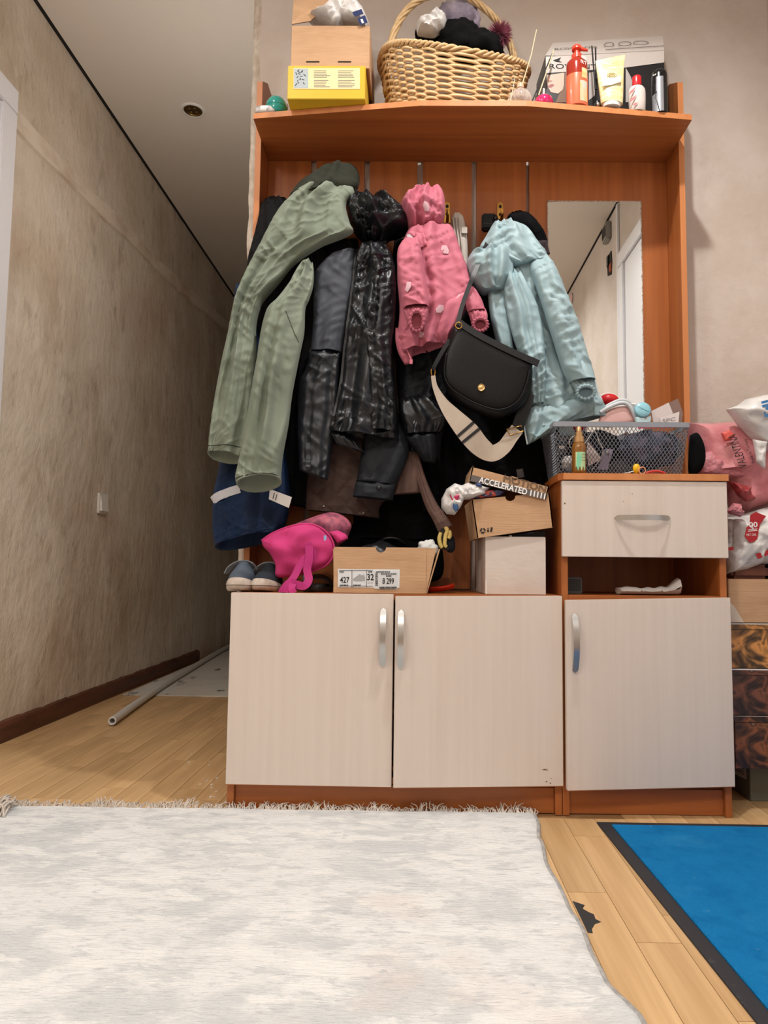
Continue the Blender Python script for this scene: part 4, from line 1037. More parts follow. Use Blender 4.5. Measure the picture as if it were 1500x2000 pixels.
_, S = drape('sleeve', [(596, 510, 611, 514, 1.80), (582, 526, 613, 532, 1.785), (566, 556, 611, 560, 1.775), (542, 586, 603, 586, 1.77), (522, 608, 596, 604, 1.765), (510, 650, 594, 650, 1.76), (502, 705, 584, 700, 1.755), (492, 770, 571, 768, 1.755), (482, 830, 563, 830, 1.755), (471, 890, 553, 886, 1.755), (463, 932, 549, 926, 1.755), (465, 950, 550, 940, 1.755)], m_green, t, .045, 2.0, .018, 15., drift=.45, n=84, wr=.004, droop=.018)
strip_on('cuff_seam', S, [(.04, .955), (.5, .962), (.96, .955)], .0014, m_olive, t, .0012, th=.0008)
strip_on('sleeve_seam', S, [(.62, .40), (.8, .46), (.96, .5)], .0012, m_olive, t, .001, th=.0008)
# charcoal jacket with slate panel
t = thing('charcoal_jacket', P(620, 935, 1.86), 'charcoal windbreaker with lighter slate sleeve, between green and shiny black jackets', 'jacket')
drape('body', [(618, 470, 700, 470, 1.925), (606, 520, 700, 520, 1.905), (596, 620, 690, 620, 1.90), (585, 720, 672, 720, 1.895), (582, 790, 668, 790, 1.89), (590, 840, 665, 850, 1.89)], m_blk, t, .045, 2.5, .01, 21.)
drape('slate_sleeve', [(660, 492, 693, 487, 1.86), (620, 528, 692, 505, 1.85), (613, 575, 688, 570, 1.845), (611, 640, 676, 640, 1.842), (606, 688, 668, 690, 1.84)], m_grey, t, .03, 1.5, .006, 24., wr=.0035)
_, S = drape('lower_sleeve', [(604, 684, 668, 686, 1.842), (600, 715, 664, 716, 1.84), (584, 752, 662, 756, 1.84), (582, 800, 660, 804, 1.838), (582, 850, 650, 860, 1.838), (584, 895, 645, 905, 1.838), (586, 918, 640, 938, 1.838)], m_char, t, .034, 2.2, .009, 27., wr=.006)
strip_on('cuff_tab', S, [(.35, .72), (.36, .82), (.38, .95)], .012, m_char, t, .004)
# shiny black jacket
t = thing('shiny_black_jacket', P(715, 870, 1.85), 'shiny black jacket with gathered hood hanging beside the pink jacket', 'jacket')
drape('hood', [(690, 398, 748, 390, 1.92), (680, 408, 776, 402, 1.90), (680, 430, 798, 428, 1.885), (690, 452, 800, 450, 1.88), (706, 470, 766, 464, 1.885), (716, 484, 752, 480, 1.89)], m_shiny, t, .07, 2.6, .03, 33., open_end=False, wr=.018, sub=10)
_, S = drape('body', [(698, 490, 752, 476, 1.885), (692, 525, 770, 512, 1.87), (687, 565, 777, 565, 1.855), (681, 620, 776, 618, 1.85), (672, 690, 768, 680, 1.845), (664, 755, 772, 750, 1.84), (650, 815, 778, 815, 1.84), (646, 845, 780, 862, 1.84)], m_shiny, t, .05, 2.6, .022, 36., wr=.010)
strip_on('zip', S, [(.04, .02), (.05, .3), (.04, .6), (.05, .95)], .008, m_blackp, t, .002)
drape('collar', [(706, 478, 756, 470, 1.87), (700, 492, 752, 486, 1.858), (694, 512, 740, 505, 1.85), (690, 540, 715, 530, 1.85)], m_char, t, .03, 3, .008, 39., open_end=False, wr=.005)
drape('sleeve', [(722, 520, 770, 515, 1.845), (712, 560, 774, 560, 1.825), (706, 620, 772, 620, 1.815), (712, 680, 766, 680, 1.81), (718, 740, 768, 740, 1.81), (722, 800, 774, 800, 1.81), (724, 840, 774, 845, 1.81)], m_shiny, t, .03, 2.2, .009, 41., wr=.008)
drape('hem', [(646, 838, 690, 850, 1.835), (648, 852, 700, 868, 1.83), (655, 866, 712, 884, 1.832)], m_shiny, t, .02, 2, .004, 43., gather=(.003, .2, 16))
# brown quilted coat, low
t = thing('quilted_coat', P(670, 1010, 1.93), 'brown quilted coat with press studs hanging behind, above the shoebox', 'coat')
_, S = drape('body', [(640, 700, 790, 700, 1.94), (625, 800, 800, 800, 1.93), (606, 890, 800, 890, 1.92), (600, 940, 790, 945, 1.915), (598, 975, 745, 985, 1.91), (597, 996, 741, 1012, 1.91)], m_brownq, t, .035, 1.5, .006, 51., quilt=(58, .007), wr=.001)
for tt, ss in ((.27, .9), (.8, .95)):
    g = G(); g.sphere(S(tt, ss, .003), .0032, 12, 8); g.build('press_stud', m_steel, t, True)
drape('lining', [(786, 860, 812, 860, 1.91), (780, 900, 818, 895, 1.905), (774, 935, 822, 930, 1.90), (768, 966, 824, 962, 1.90)], m_taupe, t, .02, 2.4, .007, 54.)
drape('sleeve', [(800, 880, 816, 878, 1.90), (810, 920, 826, 916, 1.89), (820, 958, 838, 950, 1.88), (832, 992, 855, 985, 1.87), (846, 1018, 872, 1008, 1.865), (856, 1040, 884, 1026, 1.862)], m_taupe, t, .025, 1., .005, 57.)
# dark denim jacket in the middle
t = thing('denim_jacket', P(780, 975, 1.85), 'dark denim jacket with buttoned cuff hanging below the shiny jacket', 'jacket')
drape('body', [(776, 640, 860, 640, 1.93), (774, 720, 875, 700, 1.915), (778, 780, 878, 770, 1.905), (784, 815, 872, 815, 1.90), (792, 850, 862, 860, 1.90), (800, 885, 860, 900, 1.90)], m_denim, t, .05, 2.4, .016, 61., wr=.007)
_, S = drape('sleeve', [(720, 800, 800, 820, 1.90), (712, 845, 800, 862, 1.87), (706, 885, 797, 890, 1.86), (700, 920, 782, 930, 1.855), (696, 940, 772, 948, 1.853)], m_denim, t, .034, 1.5, .007, 63., wr=.003)
_, S = drape('cuff', [(697, 934, 775, 940, 1.85), (693, 952, 771, 958, 1.85), (689, 970, 767, 978, 1.85)], m_denim, t, .036, 1., .003, 66.)
g = G(); g.sphere(S(.62, .5, .002), (.006, .003, .006), 16, 8); g.build('button', M('dark_metal', (60, 60, 62), rough=.35, metal=1.), t, True)
drape('pocket_fold', [(778, 780, 830, 770, 1.855), (780, 810, 868, 806, 1.845), (786, 830, 874, 822, 1.845), (792, 850, 860, 846, 1.85)], m_shiny, t, .03, 2.6, .012, 69., gather=(.004, .02, 14))
drape('hood', [(790, 846, 850, 846, 1.86), (796, 860, 852, 852, 1.85), (812, 880, 853, 880, 1.85), (826, 900, 850, 905, 1.855)], m_denim, t, .03, 1.2, .008, 71., wr=.005, open_end=False)
# long black coat in the middle, behind everything
t = thing('long_black_coat', P(880, 1000, 1.97), 'long black coat hanging behind the crossbody bag', 'coat')
drape('body', [(770, 470, 880, 470, 1.985), (760, 600, 900, 600, 1.975), (770, 760, 900, 750, 1.97), (790, 880, 905, 880, 1.965), (810, 960, 900, 960, 1.965), (820, 1000, 890, 1005, 1.965)], m_blk2, t, .035, 3., .012, 81.)
drape('lower_body', [(690, 940, 840, 940, 1.975), (690, 1000, 850, 1000, 1.97), (692, 1050, 850, 1055, 1.965)], m_blk2, t, .03, 3., .01, 84.)
t = thing('black_parka', P(1000, 960, 1.96), 'black parka hanging behind the blue jacket, above the shoe boxes', 'coat')
_, S = drape('body', [(945, 470, 1050, 470, 1.985), (900, 600, 1075, 600, 1.975), (880, 760, 1090, 760, 1.965), (878, 840, 1092, 845, 1.955), (884, 900, 1088, 915, 1.95), (892, 950, 1080, 960, 1.95)], m_blk2, t, .04, 3.2, .014, 87.)
strip_on('grey_logo', S, [(.62, .84), (.64, .9)], .018, M('dim_grey_print', (92, 86, 88), rough=.8), t)
# pink jacket
t = thing('pink_jacket', P(840, 700, 1.83), 'pink child jacket with white cloud prints and gathered cuffs', 'jacket')
_, S = drape('hood', [(822, 369, 852, 366, 1.90), (800, 384, 864, 378, 1.88), (784, 404, 869, 400, 1.865), (786, 425, 868, 424, 1.86), (798, 446, 860, 440, 1.86), (806, 456, 850, 450, 1.865)], m_pinkj, t, .06, 2.4, .024, 93., open_end=False, wr=.013, sub=10)
spot_on('cloud_print', S, .55, .62, [(-.07, -.01), (-.03, -.07), (.05, -.07), (.09, -.01), (.07, .07), (-.04, .08)], m_cloud, t, .004)
_, S = drape('body', [(800, 448, 872, 440, 1.87), (790, 468, 886, 452, 1.855), (778, 500, 903, 500, 1.84), (776, 545, 914, 530, 1.83), (780, 600, 921, 562, 1.825), (778, 640, 912, 600, 1.82), (773, 668, 888, 645, 1.82), (784, 695, 872, 672, 1.82)], m_pinkj, t, .045, 2.2, .017, 96., wr=.006, n=84)
for tt, ss in ((.72, .28), (.42, .88), (.6, .72), (.85, .66)):
    spot_on('cloud_print', S, tt, ss, [(-.06, 0), (-.03, -.025), (.04, -.022), (.065, .005), (.04, .03), (-.03, .028)], m_cloud, t, .003)
drape('front_flap', [(772, 640, 806, 650, 1.815), (772, 665, 808, 672, 1.81), (778, 690, 806, 692, 1.81), (790, 712, 804, 708, 1.81)], m_pinkj, t, .015, 1., .004, 98.)
drape('hem_flap', [(860, 590, 918, 566, 1.80), (852, 620, 912, 590, 1.797), (846, 645, 896, 630, 1.797), (850, 662, 880, 655, 1.80), (866, 674, 874, 672, 1.80)], m_pinkj, t, .02, 1.2, .006, 99.)
g = G(); g.tube(crv([P(785, 648, 1.792), P(788, 668, 1.786), P(798, 690, 1.786), P(803, 702, 1.786)], 8), .0022, 6); g.build('zip_pull', M('pink_zip', (226, 130, 150), rough=.4), t, True)
g = G(); g.box(P(800, 700, 1.786).x, P(806, 700, 1.786).x, 1.784, 1.787, P(800, 711, 1.786).z, P(800, 702, 1.786).z, .0006); g.build('zip_slider', M('pink_zip', (0, 0, 0)), t)
_, S = drape('sleeve', [(790, 468, 816, 462, 1.798), (777, 490, 822, 486, 1.778), (776, 520, 827, 515, 1.768), (781, 560, 834, 560, 1.763), (785, 590, 837, 588, 1.758), (788, 606, 838, 602, 1.758)], m_pinkj, t, .035, 1.4, .009, 101., wr=.005)
spot_on('cloud_print', S, .28, .68, [(-.12, .03), (-.02, -.06), (.12, -.06), (.1, 0), (-.04, .06)], m_cloud, t, .004)
drape('cuff', [(787, 600, 838, 597, 1.758), (790, 616, 836, 612, 1.756), (796, 632, 832, 628, 1.754), (802, 642, 826, 640, 1.753)], m_pinkj, t, .03, 1., .002, 103., gather=(.0028, .2, 15))
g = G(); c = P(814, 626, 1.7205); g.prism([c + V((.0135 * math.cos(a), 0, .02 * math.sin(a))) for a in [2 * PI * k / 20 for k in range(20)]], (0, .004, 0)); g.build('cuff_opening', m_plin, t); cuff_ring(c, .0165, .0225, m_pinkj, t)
drape('inner_sleeve', [(905, 565, 925, 560, 1.80), (908, 590, 940, 585, 1.79), (914, 612, 948, 608, 1.785)], m_pinkj, t, .03, 1.5, .005, 105.)
drape('inner_cuff', [(912, 606, 948, 603, 1.785), (918, 622, 952, 618, 1.783), (922, 640, 950, 640, 1.782)], m_pinkj, t, .026, 1., .002, 107., gather=(.0028, .2, 13))
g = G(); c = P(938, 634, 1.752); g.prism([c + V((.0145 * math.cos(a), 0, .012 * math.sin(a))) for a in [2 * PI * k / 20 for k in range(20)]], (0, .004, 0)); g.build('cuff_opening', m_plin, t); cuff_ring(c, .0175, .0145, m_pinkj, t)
drape('collar', [(806, 456, 836, 452, 1.83), (812, 470, 842, 470, 1.815), (818, 490, 846, 485, 1.812)], m_pinkj, t, .02, 2., .006, 109., open_end=False)
g = G(); g.prism([P(x, y, 1.792) for x, y in ((794, 458), (800, 457), (817, 474), (816, 478), (797, 466))], (0, .002, 0)); g.build('reflective_tab', m_wstripe, t)
# white strap bag on the third hook
t = thing('white_purse', P(900, 540, 1.98), 'white quilted strap purse hanging behind the pink jacket', 'bag')
m_whq = M('white_leather', (204, 196, 186), rough=.5, bump=.3, bscale=(60, 60, 200), bdist=.003)
drape('panel', [(888, 416, 898, 416, 1.99), (882, 428, 906, 428, 1.985), (884, 460, 912, 462, 1.98), (890, 500, 914, 502, 1.98), (896, 545, 914, 545, 1.98)], m_whq, t, .015, 1.5, .003, 111., wr=.0015)
g = G()
for o_ in (0, 6, 12): g.tube(crv([P(884 + o_, 425, 1.966), P(890 + o_ * .9, 470, 1.962), P(898 + o_ * .7, 530, 1.962)], 8), .0022, 6)
g.build('strap_loops', m_whq, t, True)
g = G(); g.box(P(903, 0, 1.965).x, P(914, 0, 1.965).x, 1.958, 1.962, P(905, 458, 1.965).z, P(905, 445, 1.965).z, .001); g.build('buckle', m_whq, t)
# small black purse and dark cap by the fourth hook
t = thing('black_wallet', P(950, 460, 1.98), 'small black wallet hanging beside the brass hook', 'wallet')
g = G(); a, b = P(940, 455, 1.99), P(968, 424, 1.99); g.box(a.x, b.x, 1.965, 1.99, a.z, b.z, .004); g.build('body', m_leather, t)
g = G(); g.box(a.x + .004, b.x - .004, 1.9635, 1.965, a.z + .012, a.z + .016); g.build('stitching', m_gloss, t)
t = thing('peaked_cap', P(1035, 490, 1.96), 'black cap with dark tartan edge on the hook above the blue jacket', 'cap')
drape('crown', [(998, 416, 1016, 412, 1.965), (990, 428, 1036, 424, 1.955), (1000, 446, 1052, 442, 1.95), (1018, 464, 1064, 460, 1.95), (1040, 480, 1070, 478, 1.95)], m_blk2, t, .04, 1.2, .006, 115., open_end=False)
drape('tartan_edge', [(1034, 472, 1066, 466, 1.945), (1044, 486, 1070, 480, 1.942), (1058, 500, 1074, 496, 1.942)], cloth('dark_tartan', (58, 44, 46), (40, 30, 34)), t, .03, 1., .004, 117., open_end=False)
# ice blue jacket
t = thing('blue_jacket', P(1090, 860, 1.85), 'ice blue winter jacket with pale zip hanging beside the mirror', 'jacket')
_, S = drape('body', [(975, 470, 1040, 480, 1.90), (972, 510, 1062, 505, 1.89), (960, 560, 1088, 560, 1.88), (965, 620, 1110, 615, 1.87), (1002, 690, 1132, 690, 1.865), (1024, 745, 1152, 742, 1.86), (1022, 790, 1168, 776, 1.858), (1024, 822, 1180, 800, 1.856), (1029, 845, 1181, 813, 1.856)], m_bluej, t, .05, 3., .019, 121., wr=.007, n=90)
strip_on('zip', S, [(.975, .08), (.975, .3), (.975, .6), (.975, .85)], .0075, m_zip, t, .001, n=60)
drape('hood', [(962, 440, 1000, 436, 1.91), (950, 462, 1030, 452, 1.88), (936, 490, 1052, 478, 1.865), (960, 515, 1066, 498, 1.86), (1000, 530, 1068, 515, 1.86)], m_bluej, t, .05, 2.2, .016, 123., open_end=False, wr=.009)
drape('hood_edge', [(925, 500, 985, 480, 1.85), (912, 512, 1000, 505, 1.835), (914, 535, 1002, 530, 1.83), (925, 556, 994, 552, 1.83), (940, 574, 985, 568, 1.835)], m_bluej, t, .05, 2.6, .026, 126., open_end=False, wr=.015, sub=10)
drape('under_sleeve', [(952, 570, 985, 568, 1.84), (955, 600, 992, 600, 1.835), (962, 640, 998, 640, 1.832), (975, 690, 1004, 690, 1.835)], m_bluej, t, .022, 1., .006, 128.)
drape('gap_shade', [(976, 566, 992, 564, 1.838), (986, 610, 1002, 606, 1.833), (1000, 660, 1014, 656, 1.83), (1008, 690, 1018, 688, 1.83)], m_blk, t, .012, 1., .002, 129.)  # black piece put in as the shade of the gap beside the sleeve
drape('front_panel', [(990, 530, 1012, 522, 1.835), (984, 565, 1030, 556, 1.82), (990, 610, 1050, 600, 1.815), (1002, 660, 1060, 650, 1.812), (1018, 705, 1064, 700, 1.81), (1030, 750, 1066, 745, 1.81), (1036, 790, 1062, 788, 1.812)], m_bluej, t, .026, 2., .014, 131., wr=.009)
_, S2 = drape('sleeve', [(1034, 512, 1066, 498, 1.84), (1036, 530, 1082, 520, 1.82), (1047, 560, 1100, 560, 1.805), (1060, 600, 1113, 600, 1.80), (1074, 645, 1130, 640, 1.795), (1088, 690, 1145, 690, 1.79), (1100, 726, 1156, 724, 1.788), (1112, 748, 1161, 744, 1.786)], m_bluej, t, .036, 1.4, .011, 133., wr=.007)
drape('cuff', [(1112, 742, 1160, 738, 1.786), (1120, 756, 1162, 750, 1.785), (1126, 768, 1162, 764, 1.784), (1130, 775, 1160, 774, 1.784)], m_bluej, t, .028, 1., .002, 135., gather=(.0028, .2, 15))
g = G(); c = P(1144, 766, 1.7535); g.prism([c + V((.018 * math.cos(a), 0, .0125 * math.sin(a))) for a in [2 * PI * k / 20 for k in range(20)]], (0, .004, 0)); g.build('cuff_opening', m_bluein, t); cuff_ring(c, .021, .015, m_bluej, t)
_, S = drape('hem', [(1024, 800, 1168, 775, 1.825), (1024, 830, 1176, 796, 1.822), (1027, 852, 1130, 818, 1.82), (1031, 868, 1060, 852, 1.82)], m_bluej, t, .03, 2.2, .012, 137., wr=.009)
g = G(); g.tube(crv([P(x, y, Y) for x, y, Y in ((1066, 496, 1.85), (1086, 532, 1.84), (1107, 578, 1.838), (1124, 622, 1.836), (1140, 672, 1.834), (1152, 712, 1.832), (1163, 750, 1.83), (1170, 778, 1.83))], 10), .0034, 6, True); g.build('zip_teeth', m_zip, t, True)
g = G(); g.tube(crv([P(1023, 810, 1.80), P(1024, 835, 1.795), P(1030, 868, 1.80)], 8), .0022, 6); g.build('zip_end', m_zip, t, True)
g = G(); a = P(1159, 812, 1.805); b = P(1182, 790, 1.805); g.box(a.x, b.x, 1.80, 1.808, a.z, b.z, .002); g.build('hem_tab', m_bluej, t)
# crossbody bag
t = thing('crossbody_bag', P(950, 817, 1.76), 'black crossbody bag with gold stud and cream webbing strap', 'bag')
BY_ = 1.775
def dome(name, outline, Y, depth, mat, parent, pw=6., back=1., sub=6, amp=0.):
    ol = [q[:2] for q in cr([tuple(map(float, p)) for p in outline + [outline[0]]], sub)][:-1]; cx_ = sum(p[0] for p in ol) / len(ol); cy_ = sum(p[1] for p in ol) / len(ol); rows = []; m = 12
    ss = [math.sin(j / m * PI / 2) for j in range(m + 1)]
    for sg, rng in ((1, ss), (-1, ss[-2::-1])):
        for s in rng:
            row = []
            for x, y in ol:
                p = P(cx_ + (x - cx_) * s, cy_ + (y - cy_) * s, Y); d = depth * (max(0, 1 - s ** pw)) ** .5
                p.y += -d - amp * noise.noise(p * 24) * min(1, 4 * (1 - s)) if sg > 0 else d * back
                row.append(p)
            rows.append(row)
    g = G(); g.grid(rows, True, True, True); return g.build(name, mat, parent, True)
dome('body', [(884, 640), (866, 690), (862, 730), (872, 762), (894, 788), (930, 806), (975, 816), (1014, 800), (1034, 768), (1040, 730), (1030, 700), (970, 672), (910, 640)], BY_, .032, m_leather, t)
dome('flap', [(898, 636), (872, 690), (868, 728), (876, 752), (900, 772), (935, 790), (975, 800), (1008, 786), (1026, 756), (1034, 724), (1036, 708), (970, 672), (910, 636)], BY_ - .03, .008, m_leather, t, 8.)
g = G(); ol = crv([P(x, y, BY_ - .036) for x, y in ((872, 690), (868, 728), (876, 752), (900, 772), (935, 790), (975, 800), (1008, 786), (1026, 756), (1034, 724))], 8); g.tube(ol, .0018, 6); g.build('flap_piping', m_leather, t, True)
band('flap_edge', [(896, 629), (920, 646), (960, 668), (1010, 692), (1052, 710)], BY_ - .038, .016, m_gloss, t, .006)
g = G(); c = P(940, 757, BY_ - .0405); g.lathe(c, [(.009, 0), (.0095, .001), (.008, .003), (.0065, .0028), (.006, .002), (.003, .0032), (.001, .0033)], 28, mat=Matrix.Rotation(PI / 2, 4, 'X')); g.build('stud', M('pale_gold', (222, 184, 124), rough=.3, metal=1.), t, True, 60)
band('thin_strap', [(973, 428), (962, 452), (944, 492), (926, 535), (916, 560), (902, 600), (893, 636)], [1.955, 1.90, 1.80, 1.765, 1.76, 1.755, 1.75], .011, m_gloss, t, .003)
g = G(); g.sphere(P(968, 426, 1.96), (.007, .006, .009), 14, 8); g.build('strap_knot', m_gloss, t, True)
g = G(); c = P(896, 636, 1.735); g.tube([c + V((.008 * math.cos(2 * PI * k / 16), -.001, .008 * math.sin(2 * PI * k / 16))) for k in range(17)], .0014, 6, False); g.build('ring', m_brass, t, True)
g = G(); c = P(846, 726, 1.752); g.tube([c + V((.005 * math.cos(2 * PI * k / 16), 0, .012 * math.sin(2 * PI * k / 16))) for k in range(17)], .0013, 6, False); g.build('clip', m_brass, t, True)
band('side_tab', [(878, 664), (862, 690), (850, 712), (846, 722)], [1.76, 1.755, 1.752, 1.752], .010, m_leather, t, .003)
wpts = [(846, 734), (850, 756), (864, 784), (882, 808), (913, 843), (938, 872), (961, 885), (983, 874), (998, 854), (1010, 838)]
wY = [1.75, 1.75, 1.75, 1.75, 1.75, 1.755, 1.76, 1.765, 1.77, 1.775]
pts = crv([P(x, y, Y) for (x, y), Y in zip(wpts, wY)], 8); wd = []
for i in range(len(pts)):
    tt = (pts[min(i + 1, len(pts) - 1)] - pts[max(0, i - 1)]); wd.append((tt.cross(V((0, 1, 0)))).normalized())
ww = [q[0] for q in cr([(.011,), (.013,), (.024,), (.038,), (.054,), (.050,), (.042,), (.036,), (.034,), (.034,)], 8)]
g = G(); g.ribbon(pts, wd, ww, .0026); ws = g.build('webbing_strap', m_web, t, True, 40)
for i in (31, 34):
    p_ = pts[i] + V((0, -.0022, 0)); g = G(); g.ribbon([p_ - wd[i] * ww[i] * .5, p_ + wd[i] * ww[i] * .5], (pts[i + 1] - pts[i - 1]).normalized(), .0072, .0008); g.build('stripe', m_ink, ws)
band('leather_end', [(1008, 846), (1016, 820), (1026, 792), (1032, 770)], [1.778, 1.78, 1.785, 1.79], .030, m_leather, t, .004)
g = G(); g.tube([P(990, 838, 1.768), P(1018, 832, 1.768), P(1022, 842, 1.768), P(996, 850, 1.768), P(990, 838, 1.768)], .0014, 6, False); g.build('slider', m_brass, t)

# ---------------------------------------------------------------- on the low cabinet
CT = .5078
# child trainers
m_shoe_w = M('trainer_rubber', (196, 184, 172), rough=.6, col2=(168, 152, 138), scale=(50, 50, 50)); m_shoe_g = cloth('trainer_mesh', (86, 96, 108), (62, 70, 82), rough=.8, sheen=0.); m_shoe_d = cloth('trainer_dark', (44, 50, 58), sheen=0.); m_shoe_s = cloth('trainer_strap', (120, 122, 126), (104, 106, 110), sheen=0.)
def trainer(cx, yf, yaw, label, upper, k=1.):
    t = thing('trainer', (cx, yf + .07, CT), label, 'shoe', 'pair of child trainers on the cabinet')
    Tm = Matrix.Translation((cx, yf + .075, CT)) @ Matrix.Rotation(yaw, 4, 'Z') @ Matrix.Scale(k, 4)
    def ring(v, z, s=1., n=30):    # outline of the sole at length v
        pass
    n = 40
    def outl(s, z, dy=0., tip=0.):
        r = []
        for i in range(n):
            a = 2 * PI * i / n; x, y = math.cos(a), math.sin(a)
            w_ = .034 * (1.0 if y < 0 else .86); px = math.copysign(abs(x) ** .8, x) * w_ * s; py = y * .078 * s
            r.append(Tm @ V((px, py + dy, z + tip * max(0, -y) ** 2)))
        return r
    g = G(); g.grid([outl(.93, 0, tip=.005), outl(1.0, .003, tip=.005), outl(1.05, .009, tip=.005), outl(1.04, .014, tip=.006), outl(.98, .019, tip=.007)], True, True, True); g.build('sole', m_shoe_w, t, True, 50)
    rows = []
    for z, s, dy, tp in ((.016, .98, 0, .006), (.026, .96, .001, .006), (.037, .91, .005, .002), (.048, .80, .014, -.002), (.058, .66, .027, -.004), (.067, .58, .036, 0), (.074, .55, .039, .0)):
        rows.append(outl(s, z, dy, tp))
    rows += [outl(.46, .071, .040), outl(.40, .055, .040), outl(.38, .035, .035)]
    g = G(); g.grid(rows, True, True, True); g.build('upper', upper, t, True)
    g = G()   # toe bumper
    bp = []
    for z, s in ((.010, 1.06), (.019, 1.03), (.027, .95)):
        row = []
        for i in range(21):
            a = PI + PI * i / 20; x, y = math.cos(a), math.sin(a); row.append(Tm @ V((math.copysign(abs(x) ** .8, x) * .0345 * s, y * .080 * s + (.0 if z < .03 else .006), z * (.4 + .6 * abs(y)) + .008)))
        bp.append(row)
    g.grid(bp); g.build('toe_cap', m_shoe_w, t, True)
    for zz, yy, ww in ((.056, -.010, .016), (.062, .002, .014)):
        g = G(); g.tube([Tm @ V((-ww, yy, zz - .006)), Tm @ V((0, yy - .004, zz)), Tm @ V((ww, yy, zz - .006))], .0028, 6); g.build('lace', m_shoe_s, t, True)
    g = G(); pts = [Tm @ V(p) for p in ((-.042, .004, .043), (-.033, .000, .057), (-.014, .002, .069), (.008, .004, .071), (.022, .008, .064), (.028, .014, .054))]
    pts = crv(pts, 5); g.ribbon(pts, (Tm.to_3x3() @ V((0, -.75, .66))).normalized(), .015, .0035); g.build('strap', m_shoe_s, t, True, 40)
    return t
c = P(475, 1150, 1.79); trainer(c.x - .002, 1.716, .05, 'grey blue child trainer at the left corner of the cabinet', m_shoe_g)
c = P(524, 1150, 1.80); trainer(c.x, 1.728, -.12, 'darker child trainer next to the pink bag', m_shoe_d, .95)
# pink child backpack lying down
m_pk = cloth('hot_pink_fabric', (198, 60, 120), (188, 52, 112), rough=.75, bump=.2, sheen=.0); m_pkp = M('printed_pink', (178, 92, 110), rough=.6, col2=(120, 60, 84), scale=(40, 40, 40), lo=.4, hi=.6); m_pks = cloth('magenta_webbing', (184, 50, 120), (172, 44, 110), rough=.6, sheen=0.)
t = thing('pink_backpack', P(590, 1130, 1.8), 'bright pink child backpack lying on its side between trainers and shoebox', 'backpack')
dome('front_panel', [(511, 1056), (533, 1041), (567, 1028), (600, 1023), (627, 1031), (646, 1050), (653, 1073), (647, 1093), (632, 1107), (600, 1120), (574, 1126), (540, 1127), (538, 1104), (528, 1082), (515, 1068)], 1.785, .030, m_pk, t, 3., .3, amp=.02)
dome('printed_side', [(560, 1030), (600, 1014), (640, 1001), (668, 1006), (686, 1024), (682, 1042), (675, 1056), (655, 1070), (640, 1100), (590, 1110), (560, 1080)], 1.845, .04, m_pkp, t, 2.4, .6, amp=.015)
g = G(); g.tube(crv([P(x, y, 1.777) for x, y in ((511, 1056), (533, 1041), (567, 1028), (600, 1023), (627, 1031), (646, 1050), (653, 1073), (647, 1093), (632, 1107), (600, 1120))], 6), .0026, 6); g.build('piping', m_pk, t, True)
drape('pocket_tab', [(640, 1040, 660, 1036, 1.79), (650, 1048, 676, 1044, 1.785), (660, 1062, 680, 1052, 1.785)], m_pk, t, .012, 1., .004, 201., open_end=False)
g = G(); g.box(P(653, 0, 1.775).x, P(658, 0, 1.775).x, 1.772, 1.776, P(655, 1066, 1.775).z, P(655, 1046, 1.775).z, .0008); g.build('zip_pull', M('pale_blue_plastic', (150, 176, 214), rough=.4), t)
g = G(); g.prism([P(x, y, 1.744) for x, y in ((594, 1064), (606, 1058), (618, 1078), (617, 1094), (598, 1090))], (0, .004, 0)); g.build('strap_anchor', m_pks, t)
band('strap', [(604, 1066), (604, 1090), (600, 1112), (603, 1132), (594, 1144), (580, 1142), (568, 1138), (558, 1146), (556, 1157)], [1.742, 1.738, 1.735, 1.728, 1.722, 1.720, 1.716, 1.714, 1.714], .019, m_pks, t, .0025)
band('strap', [(600, 1086), (586, 1104), (576, 1124), (564, 1140), (554, 1150), (550, 1158)], [1.742, 1.738, 1.732, 1.724, 1.7175, 1.7165], .017, m_pks, t, .0025)
band('strap_tail', [(572, 1140), (570, 1150), (574, 1158)], [1.716, 1.712, 1.712], .016, m_pks, t, .0025)
# dark slipper behind the strap
t = thing('black_slipper', P(615, 1155, 1.8), 'black rubber slipper behind the pink strap', 'shoe')
g = G(); n = 30; a = P(588, 1150, 1.80).x; b = P(648, 1150, 1.80).x; cx_ = (a + b) / 2
def sl(s, z): return [V((cx_ + (b - a) / 2 * s * math.cos(2 * PI * k / n), 1.83 + .085 * s * math.sin(2 * PI * k / n), CT + z)) for k in range(n)]
g.grid([sl(.94, .0005), sl(1, .006), sl(1, .016), sl(.93, .020)], True, True, True); g.build('sole', m_blackp, t, True, 50)
g = G(); rows = []
for k in range(9):
    y = 1.765 + k * .009; rows.append([V((cx_ + (b - a) / 2 * .98 * math.cos(q * PI / 14), y, CT + .016 + .028 * (.6 + .4 * k / 8) * math.sin(q * PI / 14))) for q in range(15)])
g.grid(rows); g.build('band', m_blackp, t, True)
# black bag in the shade behind the shoebox
t = thing('black_sports_bag', P(760, 1060, 1.98), 'black soft bag in the shade behind the shoebox', 'bag')
dome('body', [(676, 1030), (720, 1012), (790, 1010), (845, 1024), (862, 1060), (862, 1128), (800, 1138), (700, 1138), (668, 1120), (664, 1060)], 1.972, .03, m_blk2, t, 3., .5, amp=.012)
g = G(); g.tube(crv([P(735, 1062, 1.935), P(752, 1052, 1.92), P(775, 1052, 1.92), P(790, 1062, 1.935)], 6), .004, 6); g.build('handle', m_blackp, t, True)
